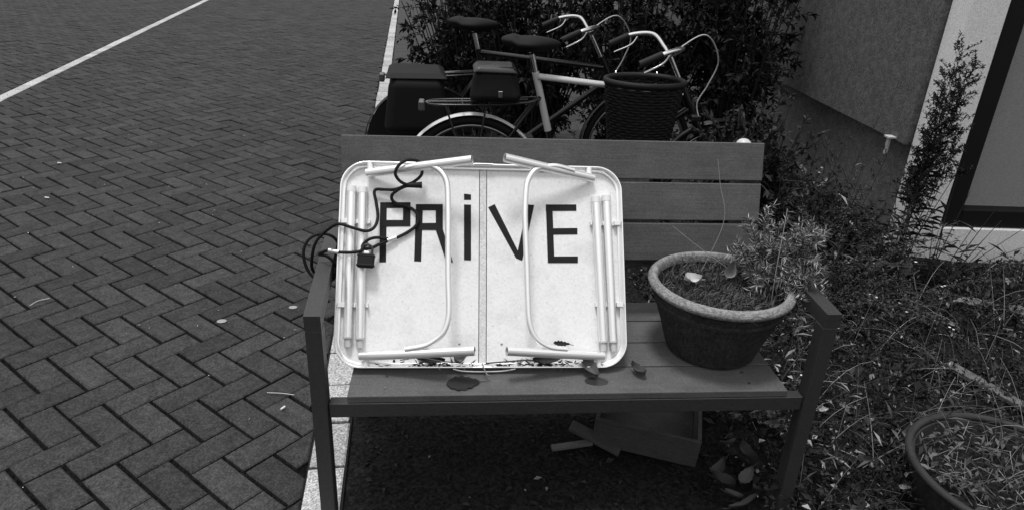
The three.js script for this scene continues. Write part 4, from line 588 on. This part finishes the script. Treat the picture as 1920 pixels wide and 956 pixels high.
// ------------------------------------------------------------------ clutter in the garden: tub, plank, stones, drawer
{
  const tub = thing('plastic_tub', 'dark round plastic tub of dried plants at the lower right', 'tub', [1.47, 0.0, 0.07]);
  const m = mat(0.035, 0.6, { map: T.speck });
  part('wall', toCreasedNormals(new THREE.LatheGeometry([[0.001, 0], [0.19, 0], [0.2, 0.01], [0.245, 0.19], [0.237, 0.19], [0.193, 0.02], [0.001, 0.02]].map(p => new THREE.Vector2(...p)), 64), 0.5), m, tub);
  const t = new THREE.TorusGeometry(0.253, 0.011, 10, 80); t.rotateX(Math.PI / 2); t.translate(0, 0.197, 0); part('rim', t, m, tub);
  { const g = new THREE.RingGeometry(0.001, 0.236, 36, 8); g.rotateX(-Math.PI / 2); const p = g.attributes.position; for (let i = 0; i < p.count; i++) p.setY(i, 0.15 + 0.03 * n64(p.getX(i) * 40 + 9, p.getZ(i) * 40 + 9)); g.computeVertexNormals(); part('tub_soil', uvMetre(g), earth, tub); }
  const f = rng(88), g = new Leaves();
  for (let i = 0; i < 160; i++) { const a = rr(0, 6.283, f), q = 0.22 * Math.sqrt(f()), b = V3(1.47 + q * Math.cos(a), 0.18, 0.07 + q * Math.sin(a)), pts = arc(b, randDir(f, 0.3), rr(0.05, 0.16, f), 1.2, 4); for (const p of pts) p.y = Math.max(0.178, p.y); g.path(pts, 0.0011, rr(0.06, 0.3, f)); }
  for (let i = 0; i < 420; i++) { const a = rr(0, 6.283, f), q = 0.225 * Math.sqrt(f()); g.leaf(V3(1.47 + q * Math.cos(a), 0.182 + 0.02 * f(), 0.07 + q * Math.sin(a)), randDir(f, 0.2), V3(0, 1, 0.01), rr(0.015, 0.04, f), rr(0.005, 0.014, f), rr(0.03, 0.16, f)); }
  const dp = thing('dried_plants', 'dried stems and leaves lying in the plastic tub', 'plant'); dp.userData.kind = 'stuff'; plantPart('stems', g, dp);
}
const oldWood = mat(0.13, 0.85, { map: T.wood, bumpMap: T.woodB, bumpScale: 0.002 });
function board(name, label, w, h, d, pos, rot, m = oldWood) { const o = single(name, rbox(w, h, d, 0, 0, 0, 0.003, pos[0], pos[2]), m, label, 'board'); o.position.set(...pos); o.rotation.set(...rot); return o; }
board('wooden_lath', 'pale wooden lath lying on the garden soil at the right', 0.42, 0.018, 0.045, [1.905, 0.058, -0.47], [0.05, -1.2, 0.03]);
board('loose_board', 'short pale board lying flat under the bench', 0.13, 0.012, 0.022, [0.338, 0.03, -0.287], [0.1, 0.12, 0.04], mat(0.12, 0.85, { map: T.wood }));
board('loose_board', 'short grey board lying slantwise against the crate under the bench', 0.17, 0.014, 0.04, [0.413, 0.045, -0.3], [0.15, -0.5, -0.2], mat(0.07, 0.85, { map: T.wood }));
{ // open drawer under the bench
  const d = thing('wooden_crate', 'open shallow wooden crate lying on the soil under the bench', 'crate', [0.60, 0.026, -0.385], -0.33); d.rotation.order = 'YXZ'; d.rotation.x = 0.06; d.rotation.z = -0.05;
  const m = mat(0.06, 0.8, { map: T.wood, bumpMap: T.woodB, bumpScale: 0.001 });
  part('front_board', rbox(0.32, 0.1, 0.012, 0, 0.05, 0.14, 0.002), m, d); part('back_board', rbox(0.32, 0.1, 0.012, 0, 0.05, -0.14, 0.002), m, d);
  for (const s of [-1, 1]) part('side_board', rbox(0.012, 0.1, 0.266, s * 0.154, 0.05, 0, 0.002), m, d);
  part('bottom_board', rbox(0.294, 0.008, 0.266, 0, 0.012, 0, 0.001), mat(0.05, 0.9, { map: T.wood }), d);
}
function stone(label, x, z, a, b, c, l, sd, y = 0.5) { const g = new THREE.IcosahedronGeometry(1, 3), p = g.attributes.position, f = rng(sd), o = f() * 30; for (let i = 0; i < p.count; i++) { const v = V3().fromBufferAttribute(p, i), k = 0.78 + 0.4 * n16((v.x + v.y * 0.7) * 2 + o, (v.z - v.y * 0.6) * 2 + o); p.setXYZ(i, v.x * a * k, v.y * b * k, v.z * c * k); } const s = toCreasedNormals(g, 0.35); s.rotateY(f() * 6); s.translate(x, hill(x, z) + b * y + 0.02, z); return single('stone', uvMetre(s), mat(l, 0.9, { map: T.coarse }), label, 'stone'); }
stone('flat pale stone slab among weeds below the white wall', 2.26, -1.12, 0.08, 0.02, 0.035, 0.17, 1);
stone('rounded pale stone beside the flat slab at the far right', 2.4, -1.02, 0.05, 0.03, 0.04, 0.14, 2);
stone('upright grey stone at the foot of the tall weed', 2.1, -1.38, 0.03, 0.05, 0.022, 0.14, 3, 0.8);
stone('small light wedge of stone by the spreading shrub', 1.68, -1.1, 0.018, 0.03, 0.014, 0.5, 4, 0.8);
stone('flat grey stone half hidden in weeds right of the bench leg', 1.3, -0.42, 0.034, 0.008, 0.022, 0.1, 5);

renderer.render(scene, camera);
